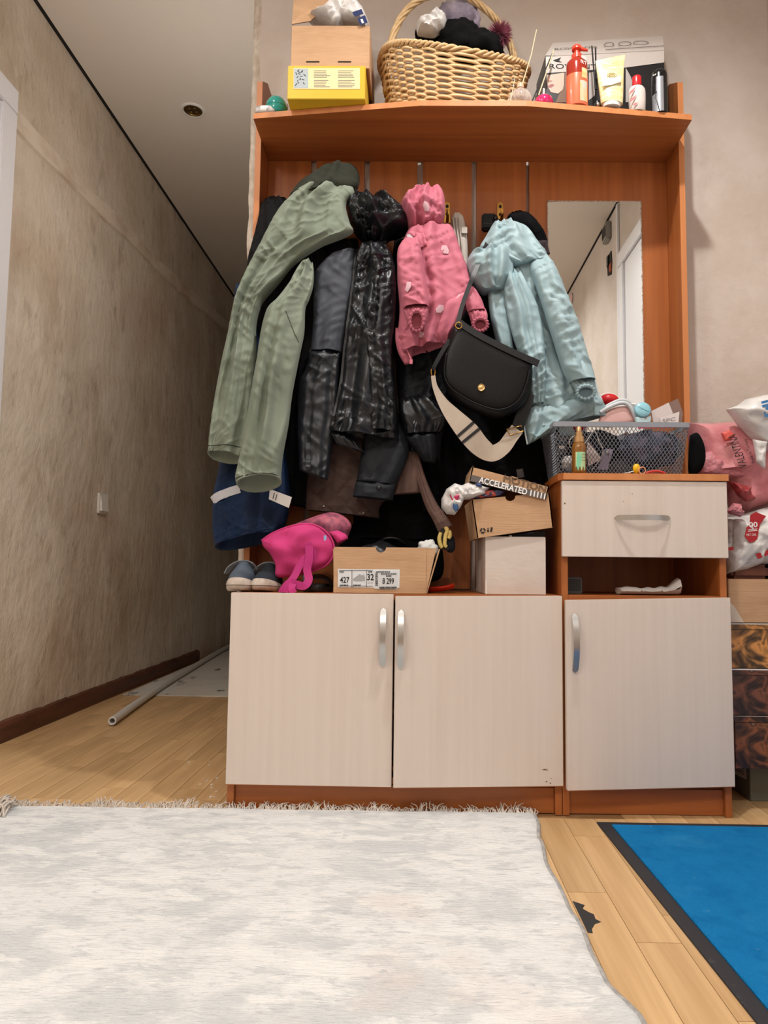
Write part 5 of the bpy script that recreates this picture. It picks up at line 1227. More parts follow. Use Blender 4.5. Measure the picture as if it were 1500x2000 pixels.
# open shoebox with price label
SB = 1.722
sb = thing('open_shoebox', (P(740, 1158, SB).x, SB + .1, CT), 'open brown shoebox with price label in front of the black bag', 'box')
x0, x1 = P(652, 1150, SB).x, P(832, 1150, SB).x; z1 = P(740, 1069, SB).z; zb = CT + .0006
def notched(xa, xb, za, zc, y, r, cxn, flare=0.):
    pts = [V((xa, y, za)), V((xb, y, za)), V((xb + flare, y, zc))]
    for k in range(13): a = PI * k / 12; pts.append(V((cxn + r * math.cos(a), y, zc - r * 1.0 * math.sin(a))))
    pts.append(V((xa, y, zc))); return pts
g = G(); g.prism(notched(x0 - .001, x1, zb, z1, SB, .0125, P(744, 1069, SB).x), (0, .003, 0)); fr_ = g.build('front_wall', m_card, sb)
g = G(); g.prism([V((x0, SB + .003, zb)), V((x0, 1.925, zb)), V((x0 - .004, 1.925, z1)), V((x0 - .004, SB + .003, z1 - .004))], (.003, 0, 0)); g.build('side_wall', m_card, sb)
xr = P(862, 1070, SB).x
g = G(); g.prism([V((x1, SB + .004, zb)), V((x1, 1.90, zb)), V((xr, 1.90, z1 - .001)), V((xr - .006, SB + .004, z1 - .003))], (.003, 0, .001)); g.build('side_flap', m_card, sb)
g = G(); g.prism([V((x1 + .0005, SB + .001, zb + .002)), V((xr - .012, SB + .003, z1 - .001)), V((x1 + .0005, SB + .001, z1))], (0, .002, 0)); g.build('corner_gusset', m_card, sb)
g = G(); g.box(x0, x1, 1.9, 1.903, zb, z1 - .002); g.build('back_wall', m_card, sb)
g = G(); g.box(x0 + .003, x1, SB + .003, 1.9, zb, zb + .002); g.build('base', m_card_in, sb)
LBL = [(660, 1111), (781, 1112), (780, 1148), (660, 1147)]
fy = SB - .0004
m_lab = M('label_paper', (214, 216, 218), rough=.6)
lb_ = quad('price_label', [P(x, y, fy) for x, y in LBL], m_lab, sb)
quad('price_sticker', [P(x, y, fy - .0005) for x, y in ((729, 1115), (777, 1116), (776, 1151), (731, 1150))], M('sticker_paper', (206, 208, 210), rough=.6), lb_)
X1 = V((1, 0, 0)); Z1 = V((0, 0, 1))
text('lettering', '427', P(664, 1138, fy), X1, Z1, .0135, m_ink, lb_, width=.0225, bold=.02, depth=.001)
text('lettering', '32', P(717, 1133, fy), X1, Z1, .0148, m_ink, lb_, width=.016, bold=.02, depth=.001)
text('lettering', '8 299', P(747, 1140, fy - .0005), X1, Z1, .0135, m_ink, lb_, width=.0275, bold=.02, depth=.001)
text('lettering', '32-37', P(718, 1140, fy), X1, Z1, .004, m_greyink, lb_, depth=.001)
g = G()
for x in (687, 715.5): g.prism([P(x, 1147, fy - .0008), P(x + .8, 1147, fy - .0008), P(x + .8, 1113, fy - .0008), P(x, 1113, fy - .0008)], (0, -.0003, 0))
for y in (1114.5, 1145): g.prism([P(662, y, fy - .0008), P(728, y, fy - .0008), P(728, y - .8, fy - .0008), P(662, y - .8, fy - .0008)], (0, -.0003, 0))
random.seed(31)
for (xa, xb, y) in ((663, 672, 1117), (664, 680, 1143), (690, 704, 1143), (719, 727, 1117), (735, 760, 1117), (744, 774, 1121), (754, 764, 1125), (740, 775, 1147), (742, 774, 1149)):
    x = xa
    while x < xb:
        w_ = random.uniform(.8, 2.2); g.prism([P(x, y + 1.2, fy - .0012), P(x + w_, y + 1.2, fy - .0012), P(x + w_, y - 1.2, fy - .0012), P(x, y - 1.2, fy - .0012)], (0, -.0003, 0)); x += w_ + .7
for y in range(1120, 1145, 2): g.prism([P(733, y, fy - .0012), P(738, y, fy - .0012), P(738, y - random.uniform(.6, 1.4), fy - .0012), P(733, y - 1, fy - .0012)], (0, -.0003, 0))
g.build('small_print', m_ink, lb_)
shoe_px = [(690, 1134), (690, 1130), (696, 1126), (703, 1121), (706, 1124), (711, 1122), (713, 1128), (713, 1134), (700, 1135)]
quad('shoe_picture', [P(x, y, fy - .0008) for x, y in shoe_px], M('pale_grey_ink', (160, 160, 160), rough=.7), lb_, V((0, -.0003, 0)))
# shoes inside: a black one and a white one
t = thing('black_boot', P(745, 1068, 1.8), 'black boot lying inside the open shoebox', 'shoe')
g = bez_blob(P(742, 1092, 1.80), (.062, .06, .042), 2., 4.); g.build('upper', m_blackp, t, True)
t = thing('white_cloth', P(838, 1068, 1.78), 'white cloth bundle poking out at the right end of the shoebox', 'cloth')
g = bez_blob(P(836, 1074, 1.775), (.026, .03, .024), 2.5, 6.); g.build('bundle', cloth('white_cotton', (212, 214, 210), sheen=0.), t, True)
# yellow and black glove at the end of the sleeve
m_yg = M('pale_yellow_rubber', (214, 190, 112), rough=.5); m_ng = cloth('navy_knit', (24, 26, 36), sheen=0.)
t = thing('work_glove', P(876, 1078, 1.80), 'navy glove with pale yellow rubber fingers below the taupe sleeve', 'glove')
dome('palm', [(872, 1050), (884, 1046), (889, 1060), (888, 1074), (880, 1080), (870, 1072)], 1.80, .016, m_ng, t, 2.5, .6)
for px_ in ([(861, 1040), (858, 1052), (861, 1066), (864, 1070)], [(868, 1032), (874, 1034), (870, 1048), (869, 1064), (873, 1068)], [(878, 1036), (879, 1046), (876, 1052)]):
    g = G(); pt_ = crv([P(x, y, 1.782) for x, y in px_], 5); g.tube(pt_, [.0042 + .001 * math.sin(PI * i / (len(pt_) - 1)) for i in range(len(pt_))], 8); g.build('finger', m_yg, t, True)
g = G(); g.tube(crv([P(x, y, 1.786) for x, y in ((864, 1032), (866, 1050), (867, 1068), (876, 1072))], 6), .0045, 8); g.build('trim', m_ink, t, True)
# red slide lying by the box
t = thing('red_shoehorn', P(856, 1155, 1.79), 'red plastic shoehorn lying between the shoebox and the white box', 'shoehorn')
g = G(); a_ = P(838, 1156, 1.80); rows = []
for k in range(13):
    u = k / 12; y = 1.78 + .0 * u; xx = a_.x + .062 * u; w_ = .012 + .02 * math.sin(PI * min(1, u * .9)) ; rows.append([V((xx, 1.80 + w_ * (q / 4 - 1), CT + .004 + .010 * (q / 4 - 1) ** 2 + .010 * u * u)) for q in range(9)])
gg = [[p + V((0, 0, -.0025)) for p in r] for r in rows]
g.grid(rows); g.grid(gg); g.grid([rows[0], gg[0]]); g.grid([rows[-1], gg[-1]]); g.grid([[r[0] for r in rows], [r[0] for r in gg]]); g.grid([[r[-1] for r in rows], [r[-1] for r in gg]])
g.build('blade', M('red_plastic', (190, 46, 24), rough=.3), t, True, 50)
# white box
wbx = thing('white_carton', (P(1000, 1157, 1.735).x, 1.85, CT), 'plain white carton with creased corner under the tilted shoebox', 'box')
a = P(948, 1156, 1.738); b = P(1066, 1157, 1.736); zt = P(1000, 1049, 1.737).z
l_ = V((a.x - .004, 1.965, 0)); r_ = V((b.x, 1.965, 0))
g = G(); q = [V((a.x, 1.738, CT + .0006)), V((b.x, 1.736, CT + .0006)), V((r_.x, r_.y, CT + .0006)), V((l_.x, l_.y, CT + .0006))]
g.prism(q, (0, 0, zt - CT - .0006)); g.build('carton', m_white_card, wbx)
g = G(); g.prism([V((a.x - .0002, 1.7374, CT + .001)), V((a.x + .004, 1.7374, CT + .001)), V((a.x + .002, 1.7374, CT + .032)), V((a.x - .0002, 1.7374, CT + .035))], (0, -.0006, 0)); g.build('torn_edge', m_wplast, wbx)
g = G(); g.box(a.x + .01, b.x - .002, 1.7365, 1.7372, zt - .0006, zt + .0009); g.build('lid_edge', m_white_card, wbx)
# black pouch between the boxes
t = thing('black_pouch', V((P(1030, 1040, 1.76).x, 1.82, zt)), 'black pouch wedged under the raised end of the tilted shoebox', 'pouch')
a, b = P(985, 1046, 1.755), P(1064, 1030, 1.755)
g = G(); g.hexa([V((a.x, 1.752, zt + .0008)), V((b.x, 1.752, zt + .0008)), V((b.x, 1.752, zt + .0155)), V((a.x, 1.752, zt + .003))], [V((a.x, 1.86, zt + .0008)), V((b.x, 1.86, zt + .0008)), V((b.x, 1.86, zt + .0155)), V((a.x, 1.86, zt + .003))]); g.build('body', m_leather, t)
g = G(); g.box(P(993, 0, 1.752).x, P(998, 0, 1.752).x, 1.7505, 1.752, zt + .001, zt + .0055); g.build('snap', m_wplast, t)
# tilted shoebox with its lid
YB = 1.728
tb_ = thing('tilted_shoebox', (P(1000, 1050, YB).x, YB + .08, zt), 'tilted brown shoebox with printed lid standing on the white carton', 'box')
TL, TR, BR, BL = P(921, 976, YB), P(1073, 962, YB), P(1081, 1030, YB), P(932, 1051, YB)
xd = (TR - TL).normalized(); bd_ = V((0, .17, .0)); 
def onbox(u, v, o=.0006): return BL.lerp(BR, u).lerp(TL.lerp(TR, u), v) + V((0, -o, 0))
pts = [BL, BR, TR]; cN = TL.lerp(TR, .50)
for k in range(13): a = PI * k / 12; pts.append(cN + xd * .0125 * math.cos(a) + V((0, 0, -.012 * math.sin(a))))
pts.append(TL)
g = G(); g.prism(pts, (0, .003, 0)); g.build('front_wall', m_card, tb_)
sl_ = [P(912, 979, YB + .012), P(921, 976, YB), P(932, 1051, YB), P(923, 1052, YB + .012)]
g = G(); g.prism([BL, TL, TL + V((-.006, .17, .0)), BL + V((-.006, .17, 0))], (.003, 0, 0)); g.build('side_wall', m_card, tb_)
g = G(); g.prism([BR, TR, TR + V((-.004, .17, 0)), BR + V((-.004, .17, 0))], (-.003, 0, 0)); g.build('side_wall', m_card, tb_)
g = G(); g.prism([BL + V((0, .17, 0)), BR + V((0, .17, 0)), TR + V((0, .17, 0)), TL + V((0, .17, 0))], (0, -.003, 0)); g.build('back_wall', m_card, tb_)
g = G(); g.prism([BL + V((0, .003, .0)), BR + V((0, .003, 0)), BR + V((0, .17, 0)), BL + V((0, .17, 0))], (0, 0, .003)); g.build('base', m_card_in, tb_)
YL = 1.722
lTL, lTR, lBR, lBL = P(923, 910, YL), P(1073, 949, YL), P(1066, 976, YL), P(917, 939, YL)
lx = (lTR - lTL).normalized(); ly = (lTL - lBL).normalized()
pts = [lBL, lBR, lTR]; cN = lTL.lerp(lTR, .55)
for k in range(13): a = PI * k / 12; pts.append(cN + lx * .0075 * math.cos(a) - ly * .0085 * math.sin(a))
pts.append(lTL)
g = G(); g.prism(pts, (0, .003, 0)); lid = g.build('lid_front', m_card, tb_)
g = G(); g.prism([lTL, lTR, lTR + V((0, .185, .0)), lTL + V((0, .185, .0))], (0, 0, -.003)); g.build('lid_top', m_card, tb_)
g = G(); g.prism([lTL, lBL, lBL + V((-.003, .185, 0)), lTL + V((-.003, .185, 0))], (.003, 0, 0)); g.build('lid_side', m_card, tb_)
g = G(); g.prism([lTR, lBR, lBR + V((0, .185, 0)), lTR + V((0, .185, 0))], (-.003, 0, 0)); g.build('lid_side', m_card, tb_)
def onlid(u, v, o=.0006): return lBL.lerp(lBR, u).lerp(lTL.lerp(lTR, u), v) + V((0, -o, 0))
m_band = M('grey_band_print', (98, 92, 88), rough=.7)
quad('grey_band', [onlid(.01, .0), onlid(.99, .0), onlid(.99, .42), onlid(.01, .42)], m_band, lid, V((0, -.0003, 0)))
text('lettering', 'ACCELERATED', onlid(.115, .04, .0012), lx, ly, .0145, m_white_ink, lid, width=(lTR - lTL).length * .625, bold=.025, depth=.0006)
text('lettering', 'MOTION', onlid(.42, .50, .0008), lx, ly, .0165, M('tan_outline', (104, 82, 62), rough=.7), lid, width=(lTR - lTL).length * .545, outline=.0016, depth=.0006)
g = G()
for k in range(5):
    u = .79 + k * .045; g.prism([onlid(u, .0, .001), onlid(u + .016, .0, .001), onlid(u + .010, .40, .001), onlid(u - .006, .40, .001)], (0, -.0003, 0))
g.build('stripes', m_white_ink, lid)
g = G()   # recycling marks
c0 = onbox(.085, .17, .001)
for k in range(3):
    a0 = PI / 2 + k * 2 * PI / 3; p_ = c0 + (xd * math.cos(a0 + .35) + V((0, 0, 1)) * math.sin(a0 + .35)) * .0062; q_ = c0 + (xd * math.cos(a0 + 1.75) + V((0, 0, 1)) * math.sin(a0 + 1.75)) * .0062
    g.ribbon([p_, q_], (p_ + q_) / 2 - c0, .0036, .0004)
g.build('recycling_mark', m_ink, tb_)
g = G(); c1 = onbox(.175, .17, .001)
g.ribbon([c1 + V((.003, 0, -.005)), c1 + V((.0055, 0, .006))], V((1, 0, 0)), .0045, .0004); g.ribbon([c1 + V((-.004, 0, -.005)), c1 + V((-.004, 0, .0))], V((1, 0, 0)), .005, .0004); g.sphere(c1 + V((-.004, 0, .003)), (.0018, .0004, .0018), 10, 6)
g.build('litter_mark', m_ink, tb_)
# plastic bag stuffed between box and lid
t = thing('patterned_bag', P(900, 985, 1.75), 'crumpled white and colourful plastic bag spilling from the tilted shoebox', 'bag')
crumple('film', [(862, 975), (872, 955), (888, 944), (902, 948), (915, 942), (935, 946), (958, 952), (950, 966), (925, 975), (906, 976), (900, 990), (888, 1006), (872, 1004), (862, 992)], 1.752, .03, m_bag_w, t, 22., amp=.016, freq=34.)
for px_, col in (([(878, 966), (890, 960), (900, 968), (894, 978), (882, 980)], (190, 50, 92)), ([(884, 982), (895, 984), (896, 996), (889, 1000), (884, 992)], (60, 96, 140)), ([(928, 944), (938, 943), (942, 951), (930, 951)], (40, 60, 110)), ):
    crumple('print', px_, 1.716, .006, M('bag_print_%d' % col[0], col, rough=.35), t, col[0], amp=.004)
crumple('inner_bag', [(918, 966), (936, 960), (952, 958), (975, 956), (990, 960), (978, 970), (945, 974), (920, 976)], 1.742, .01, M('mixed_print', (36, 40, 70), rough=.4, col2=(160, 60, 40), scale=(60, 60, 60), lo=.5, hi=.56), t, 31., amp=.008)
quad('orange_patch', [P(x, y, 1.7265) for x, y in ((924, 961), (936, 960), (937, 968), (925, 968))], M('orange_print', (226, 140, 50), rough=.4), t)

# ---------------------------------------------------------------- on the drawer cabinet
DT = .7987
m_wire = M('grey_wire', (112, 116, 124), rough=.4, metal=.3); m_rimw = M('grey_rim', (138, 142, 150), rough=.45)
mb = thing('mesh_basket', (.53, 1.80, DT), 'dark wire mesh basket full of small toiletries on the drawer cabinet', 'basket')
YF, YBk = 1.738, 1.915
tl, tr_ = P(1082, 828, YF), P(1345, 826, YF); zt_ = tl.z; bl_, br_ = P(1094, 920, YF + .01).x, P(1331, 920, YF + .01).x
ctop = [V((tl.x, YF, zt_)), V((tr_.x, YF, zt_)), V((tr_.x, YBk, zt_)), V((tl.x, YBk, zt_))]
cbot = [V((bl_, YF + .012, DT + .001)), V((br_, YF + .012, DT + .001)), V((br_, YBk - .012, DT + .001)), V((bl_, YBk - .012, DT + .001))]
for s in range(4):
    a, b, c_, d_ = cbot[s], cbot[(s + 1) % 4], ctop[(s + 1) % 4], ctop[s]
    def sp(u, v): return a.lerp(b, u).lerp(d_.lerp(c_, u), v)
    L_ = (b - a).length; Hh = (d_ - a).length; cell = .0088; kx = L_ / cell; nrm = (b - a).cross(d_ - a).normalized(); g = G(); slope = Hh / (cell * 1.25)
    for dirn in (1, -1):
        i = -int(slope) - 1
        while i < kx + slope + 1:
            u0 = i / kx; u1 = u0 + dirn * slope / kx * .8
            lo_, hi_ = 0., 1.
            # clip to 0..1
            for bound in (0., 1.):
                if (u0 - bound) * (u1 - bound) < 0:
                    tt = (bound - u0) / (u1 - u0)
                    if (u0 < 0 and bound == 0) or (u0 > 1 and bound == 1): lo_ = max(lo_, tt)
                    else: hi_ = min(hi_, tt)
            if (abs(u0) < 1e-6 and dirn < 0) or (abs(u0 - 1) < 1e-6 and dirn > 0): i += 1; continue
            if not (u0 < 0 and u1 < 0) and not (u0 > 1 and u1 > 1) and hi_ > lo_:
                p_, q_ = sp(u0 + (u1 - u0) * lo_, lo_), sp(u0 + (u1 - u0) * hi_, hi_); g.ribbon([p_, q_], (q_ - p_).cross(nrm), .0015, .0007)
            i += 1
    g.build('mesh_panel', m_wire, mb)
g = G(); rr = [[p + V((ox, 0, oz)) for p in ctop] for ox, oz in ((0, 0),)]
for i in range(4): g.ribbon([ctop[i], ctop[(i + 1) % 4]], V((0, 0, 1)), .0125, .004)
g.build('rim', m_rimw, mb)
g = G(); g.prism([p + V((0, 0, 0)) for p in cbot], (0, 0, .0012)); g.build('base', m_wire, mb)
# contents of the basket
def lump(name, label, cat, px, py, rx, ry, Y, dep, mat, seed, k=2.6):
    c = P(px, py, Y); s = Y / FOC; t = thing(name, c - V((0, 0, ry * s)), label, cat); g = bez_blob(c, (rx * s, dep, ry * s), k, seed); g.build('cloth', mat, t, True); return t
lump('navy_scarf', 'dark navy patterned scarf filling the right of the mesh basket', 'scarf', 1268, 878, 62, 36, 1.835, .05, M('navy_pattern', (40, 46, 66), rough=.8, col2=(92, 84, 104), scale=(40, 40, 40), lo=.5, hi=.62), 3)
lump('black_pouch_soft', 'black soft pouch in the left of the mesh basket', 'pouch', 1160, 876, 52, 34, 1.85, .045, m_blk2, 5)
lump('tissue_wad', 'crumpled white tissue wad at the left end of the mesh basket', 'tissue', 1112, 905, 15, 14, 1.80, .018, M('tissue', (196, 190, 186), rough=.9), 8)
t = thing('paper_card', P(1158, 915, 1.77), 'pale pink paper card leaning inside the mesh basket', 'card')
g = G(); g.prism([P(x, y, 1.765) for x, y in ((1148, 862), (1175, 896), (1149, 911), (1146, 880))], (0, .002, 0)); g.build('card', M('pale_pink_paper', (214, 194, 186), rough=.7), t)
t = thing('lilac_packet', P(1185, 918, 1.76), 'lilac cosmetics packet leaning inside the mesh basket', 'packet')
g = G(); g.prism([P(x, y, 1.766) for x, y in ((1183, 876), (1198, 878), (1186, 918), (1168, 916))], (0, .012, 0)); g.build('packet', M('lilac_card', (150, 134, 158), rough=.4), t)
g = G(); g.sphere(P(1186, 884, 1.764), .006, 14, 8); g.build('silver_seal', m_steel, t, True)
t = thing('charger_cable', P(1150, 900, 1.77), 'thin white cable looped inside the mesh basket', 'cable')
g = G(); g.tube(crv([P(x, y, 1.758 + .002 * math.sin(i)) for i, (x, y) in enumerate(((1122, 850), (1112, 862), (1116, 875), (1140, 868), (1160, 842), (1170, 862), (1178, 880), (1170, 900), (1156, 918)))], 8), .0013, 6); g.build('wire', M('white_cable', (220, 210, 200), rough=.4), t, True)
t = thing('pink_ribbon', P(1290, 840, 1.77), 'bright pink ribbon under the basket rim at the right', 'ribbon')
band('ribbon', [(1246, 836), (1270, 834), (1300, 834), (1336, 832), (1338, 838)], 1.762, .005, M('neon_pink', (236, 100, 130), rough=.5), t)
t = thing('hand_mirror', P(1200, 822, 1.80), 'pink plastic case with pale curved rim on top of the mesh basket', 'case')
dome('pink_case', [(1172, 812), (1190, 800), (1212, 794), (1228, 796), (1236, 812), (1240, 826), (1200, 834), (1170, 832)], 1.815, .012, M('pale_pink_plastic', (220, 176, 172), rough=.4), t, 5.)
g = G(); g.tube(crv([P(x, y, 1.80) for x, y in ((1172, 806), (1190, 795), (1212, 787), (1226, 790), (1236, 804), (1246, 826))], 8), .0052, 10); g.build('rim', M('pale_grey_plastic', (196, 202, 206), rough=.35), t, True)
g = G(); g.tube(crv([P(x, y, 1.806) for x, y in ((1174, 800), (1194, 788), (1214, 781), (1230, 786), (1240, 800))], 8), .004, 10); g.build('outer_rim', M('pale_grey_plastic', (0, 0, 0)), t, True)
t = thing('red_ball', P(1190, 795, 1.84), 'red round lid with white edge between blue jacket and mirror', 'lid')
c = P(1190, 781, 1.845); g = G(); g.sphere(c, (.024, .018, .016), 28, 14); g.build('dome', M('red_gloss2', (198, 26, 32), rough=.3), t, True)
g = G(); g.tube([c + V((.026 * math.cos(a), .004, .018 * math.sin(a))) for a in [2 * PI * k / 30 for k in range(31)]], .0022, 6, False); g.build('edge', m_wplast, t, True)
t = thing('blue_compact', P(1256, 820, 1.79), 'round pale blue compact on top of the mesh basket', 'compact')
c = P(1255, 801, 1.785); g = G(); g.lathe(c, [(.017, -.006), (.0205, -.004), (.0205, .003), (.018, .006), (.004, .0065)], 36, mat=Matrix.Rotation(math.radians(80), 4, 'X') ); g.build('case', M('aqua_plastic', (140, 194, 208), rough=.3), t, True, 50)
g = G(); g.ribbon([c + V((-.014, -.0075, .008)), c + V((.014, -.0075, -.006))], V((0, 0, 1)), .001, .0006); g.build('slot', M('teal_line', (90, 150, 164)), t)
dome('lower_case', [(1240, 815), (1256, 820), (1270, 812), (1268, 830), (1244, 832)], 1.79, .01, M('aqua_pale', (184, 214, 220), rough=.3), t)
t = thing('white_stick', P(1235, 795, 1.80), 'thin white stick lying over the basket contents', 'stick')
g = G(); g.tube([P(1215, 786, 1.812), P(1242, 790, 1.80)], .0022, 8); g.build('rod', m_wplast, t)
g = G(); g.sphere(P(1242, 790, 1.80), .003, 10, 6); g.build('tip', m_wplast, t, True)
t = thing('paper_packets', P(1300, 825, 1.80), 'small paper packets in clear film on top of the mesh basket', 'packet')
for px_, Y, cl in (([(1272, 803), (1306, 786), (1314, 806), (1304, 826), (1276, 826)], 1.80, (206, 196, 194)), ([(1288, 816), (1327, 804), (1325, 828), (1292, 830)], 1.792, (214, 206, 204))):
    quad('packet', [P(x, y, Y) for x, y in px_], M('packet_%d' % cl[0], cl, rough=.6), t, V((0, .003, 0)))
quad('film', [P(x, y, 1.806) for x, y in ((1306, 787), (1324, 778), (1334, 806), (1332, 828), (1312, 826))], M('brown_film', (150, 122, 112), rough=.2, trans=.3), t, V((0, .002, 0)))
text('lettering', 'SPC', P(1294, 826, 1.7915), (1, 0, .2), (0, 0, 1), .009, m_greyink, t, width=.033)
# amber spray bottle
x = P(1131, 900, 1.722).x
t = thing('amber_spray', (x, 1.722, DT), 'amber spray bottle with gold pump and green label before the mesh basket', 'bottle')
m_amb = M('amber_oil', (170, 110, 30), rough=.06, trans=.5, coat=.4)
g = G(); g.lathe((x, 1.722, DT + .0005), [(.014, 0), (.0165, .002), (.017, .006), (.017, .062), (.0155, .072), (.0125, .076)], 36); g.build('glass', m_amb, t, True, 50)
m_gp = M('rose_gold', (196, 158, 112), rough=.3, metal=.8)
g = G(); g.lathe((x, 1.722, DT + .0005), [(.0128, .0762), (.0135, .077), (.0135, .090), (.0125, .0905), (.0095, .091), (.0095, .101), (.0065, .102), (.0065, .113), (.005, .115)], 32); g.build('pump', m_gp, t, True, 40)
def wrap2(name, cx_, cy_, r, a0, a1, z0, z1, mat, par, zig=0.):
    rows = [[V((cx_ + (r + .0005) * math.sin(a0 + (a1 - a0) * k / 14), cy_ - (r + .0005) * math.cos(a0 + (a1 - a0) * k / 14), z + (zig * math.sin(k * 1.4) if z == z0 else 0))) for k in range(15)] for z in (z0, z1)]
    g = G(); g.grid(rows); return g.build(name, mat, par, True)
l2 = wrap2('label', x, 1.722, .017, -.7, .75, DT + .012, DT + .052, M('mint_label', (120, 196, 160), rough=.4, col2=(196, 206, 150), scale=(120, 120, 20), lo=.45, hi=.6), t, .006)
for k, s_ in enumerate(('OIL', 'hair', 'elixir')): text('lettering', s_, V((x + .003, 1.7043, DT + .044 - k * .007)), (1, .25, 0), (0, 0, 1), .0036, m_ink, t, width=.009)
# keys and red comb
t = thing('key_ring', P(1243, 925, 1.71), 'yellow plastic keyring toy at the front edge of the drawer cabinet', 'keyring')
g = G(); c = V((P(1243, 912, 1.716).x, 1.716, DT + .012)); g.sphere(c + V((0, 0, .002)), (.009, .006, .012), 20, 12); g.build('toy', M('yellow_plastic', (226, 180, 30), rough=.3), t, True)
g = G(); g.tube([V((c.x + .012 + .008 * math.cos(2 * PI * k / 18), 1.711, DT + .009 + .008 * math.sin(2 * PI * k / 18))) for k in range(19)], .0014, 6, False); g.build('ring', M('peach_plastic', (226, 150, 110), rough=.35), t, True)
g = G(); g.tube([c + V((-.005, 0, -.004)), c + V((-.018, 0, -.008)), c + V((-.03, 0, -.0095))], .0016, 6); g.build('key', m_steel, t)
t = thing('red_comb', V((P(1285, 920, 1.72).x, 1.72, DT)), 'red plastic hair clip lying at the front of the drawer cabinet', 'hair clip')
a = P(1262, 922, 1.715).x; g = G(); g.tube(crv([V((a, 1.715, DT + .003)), V((a + .012, 1.715, DT + .007)), V((a + .03, 1.716, DT + .008)), V((a + .046, 1.718, DT + .004))], 6), .0028, 8); g.build('arm', M('red_plastic2', (196, 60, 56), rough=.3), t, True)
g = G(); g.tube([V((a + .004, 1.72, DT + .0025)), V((a + .048, 1.722, DT + .0025))], .002, 8); g.build('lower_arm', M('red_plastic2', (0, 0, 0)), t, True)
# things in the niche
NZ = .5095
t = thing('grey_packet', V((P(1118, 1150, 1.80).x, 1.80, NZ)), 'dark grey packet with printed table inside the open niche', 'packet')
a, b = P(1101, 1150, 1.79), P(1137, 1128, 1.79); g = G(); g.box(max(a.x, .3605), b.x, 1.79, 1.84, NZ, b.z, .002); g.build('packet', M('dim_grey_card', (92, 98, 100), rough=.6), t)
g = G()
for k in range(6): g.box(max(a.x, .3605) + .005, b.x - .004, 1.7892, 1.7898, NZ + .008 + k * .005, NZ + .0105 + k * .005)
g.build('printed_table', m_ink, t)
t = thing('paper_bag', V((P(1272, 1155, 1.76).x, 1.78, NZ)), 'folded white paper bag lying in the open niche', 'paper bag')
a, b = P(1213, 1158, 1.75).x, P(1331, 1158, 1.75).x; rows = []
for j in range(9):
    v = j / 8; ang = 2 * PI * v; row = []
    for i in range(25):
        u = i / 24; h_ = .008 + .002 * abs(u - .5) + .012 * u ** 8; row.append(V((a + (b - a) * u, 1.775 - .03 * math.cos(ang), NZ + .0006 + h_ * (1 + math.sin(ang)) * (1 + .25 * noise.noise(V((u * 9, v * 3, 2)))))))
    rows.append(row)
g = G(); g.grid(rows); g.add([r[0] for r in rows[:-1]], [tuple(range(8))]); g.add([r[-1] for r in rows[:-1]], [tuple(range(8))]); g.build('folded_sheet', M('white_paper2', (206, 200, 194), rough=.8, bump=.4, bscale=(40, 40, 40), bdist=.003), t, True, 50)

# ---------------------------------------------------------------- beside the cabinet: stack of boxes and bags
def leather_print(name, base):
    m = bpy.data.materials.new(name); m.use_nodes = True; nt = m.node_tree; N = nt.nodes; L = nt.links; b = N['Principled BSDF']; b.inputs['Roughness'].default_value = .3
    tc = N.new('ShaderNodeTexCoord'); mp = N.new('ShaderNodeMapping'); mp.inputs['Scale'].default_value = (9, 9, 13); mp.inputs['Rotation'].default_value = (0, .7, 0); L.new(tc.outputs['Object'], mp.inputs['Vector'])
    wv = N.new('ShaderNodeTexNoise'); wv.inputs['Scale'].default_value = 1.15; wv.inputs['Distortion'].default_value = 2.2; wv.inputs['Detail'].default_value = 2.; L.new(mp.outputs[0], wv.inputs['Vector'])
    r = N.new('ShaderNodeValToRGB'); e = r.color_ramp.elements; e[0].position = .30; e[0].color = lin((24, 19, 17)); e[1].position = .78; e[1].color = lin((222, 210, 194))
    for p, c in ((.40, tuple(int(q * .5) for q in base)), (.50, base), (.58, tuple(min(255, int(q * 1.3)) for q in base)), (.64, tuple(int(q * .7) for q in base)), (.70, base)):
        el = e.new(p); el.color = lin(c)
    L.new(wv.outputs['Fac'], r.inputs['Fac']); L.new(r.outputs['Color'], b.inputs['Base Color']); return m
bxL = .756
gb = PZ(1466, 1565, 0.); 
t = thing('grey_green_box', (.93, 1.86, 0), 'grey green box with paper sticker at the bottom of the box stack', 'box')
zg = P(1480, 1486, gb.y).z
g = G(); g.box(gb.x, 1.02, gb.y, 2.02, .0005, zg, .0015); g.build('carton', M('grey_green_card', (112, 114, 100), rough=.7, col2=(100, 102, 90), scale=(8, 8, 8)), t)
st_ = [(1440, 1505), (1466, 1495)]
g = G(); g.prism([V((gb.x - .0004, gb.y + .02, zg * .48)), V((gb.x - .0004, gb.y + .10, zg * .42)), V((gb.x - .0004, gb.y + .10, zg * .93)), V((gb.x - .0004, gb.y + .02, zg * .96))], (-.0005, 0, 0)); sk = g.build('sticker', m_lab, t)
g = G()
for k in range(5): g.box(gb.x - .0014, gb.x - .0009, gb.y + .03, gb.y + .09, zg * (.56 + .07 * k), zg * (.575 + .07 * k))
g.build('sticker_print', m_ink, sk)
ys = [1485, 1397, 1305, 1216]; cols = [(112, 66, 38), (98, 58, 42), (168, 116, 62)]; names = ['lowest brown boot box with swirling leather photo print', 'middle brown boot box with dark leather photo print', 'topmost tan boot box with leather photo print']
zz = zg + .0008
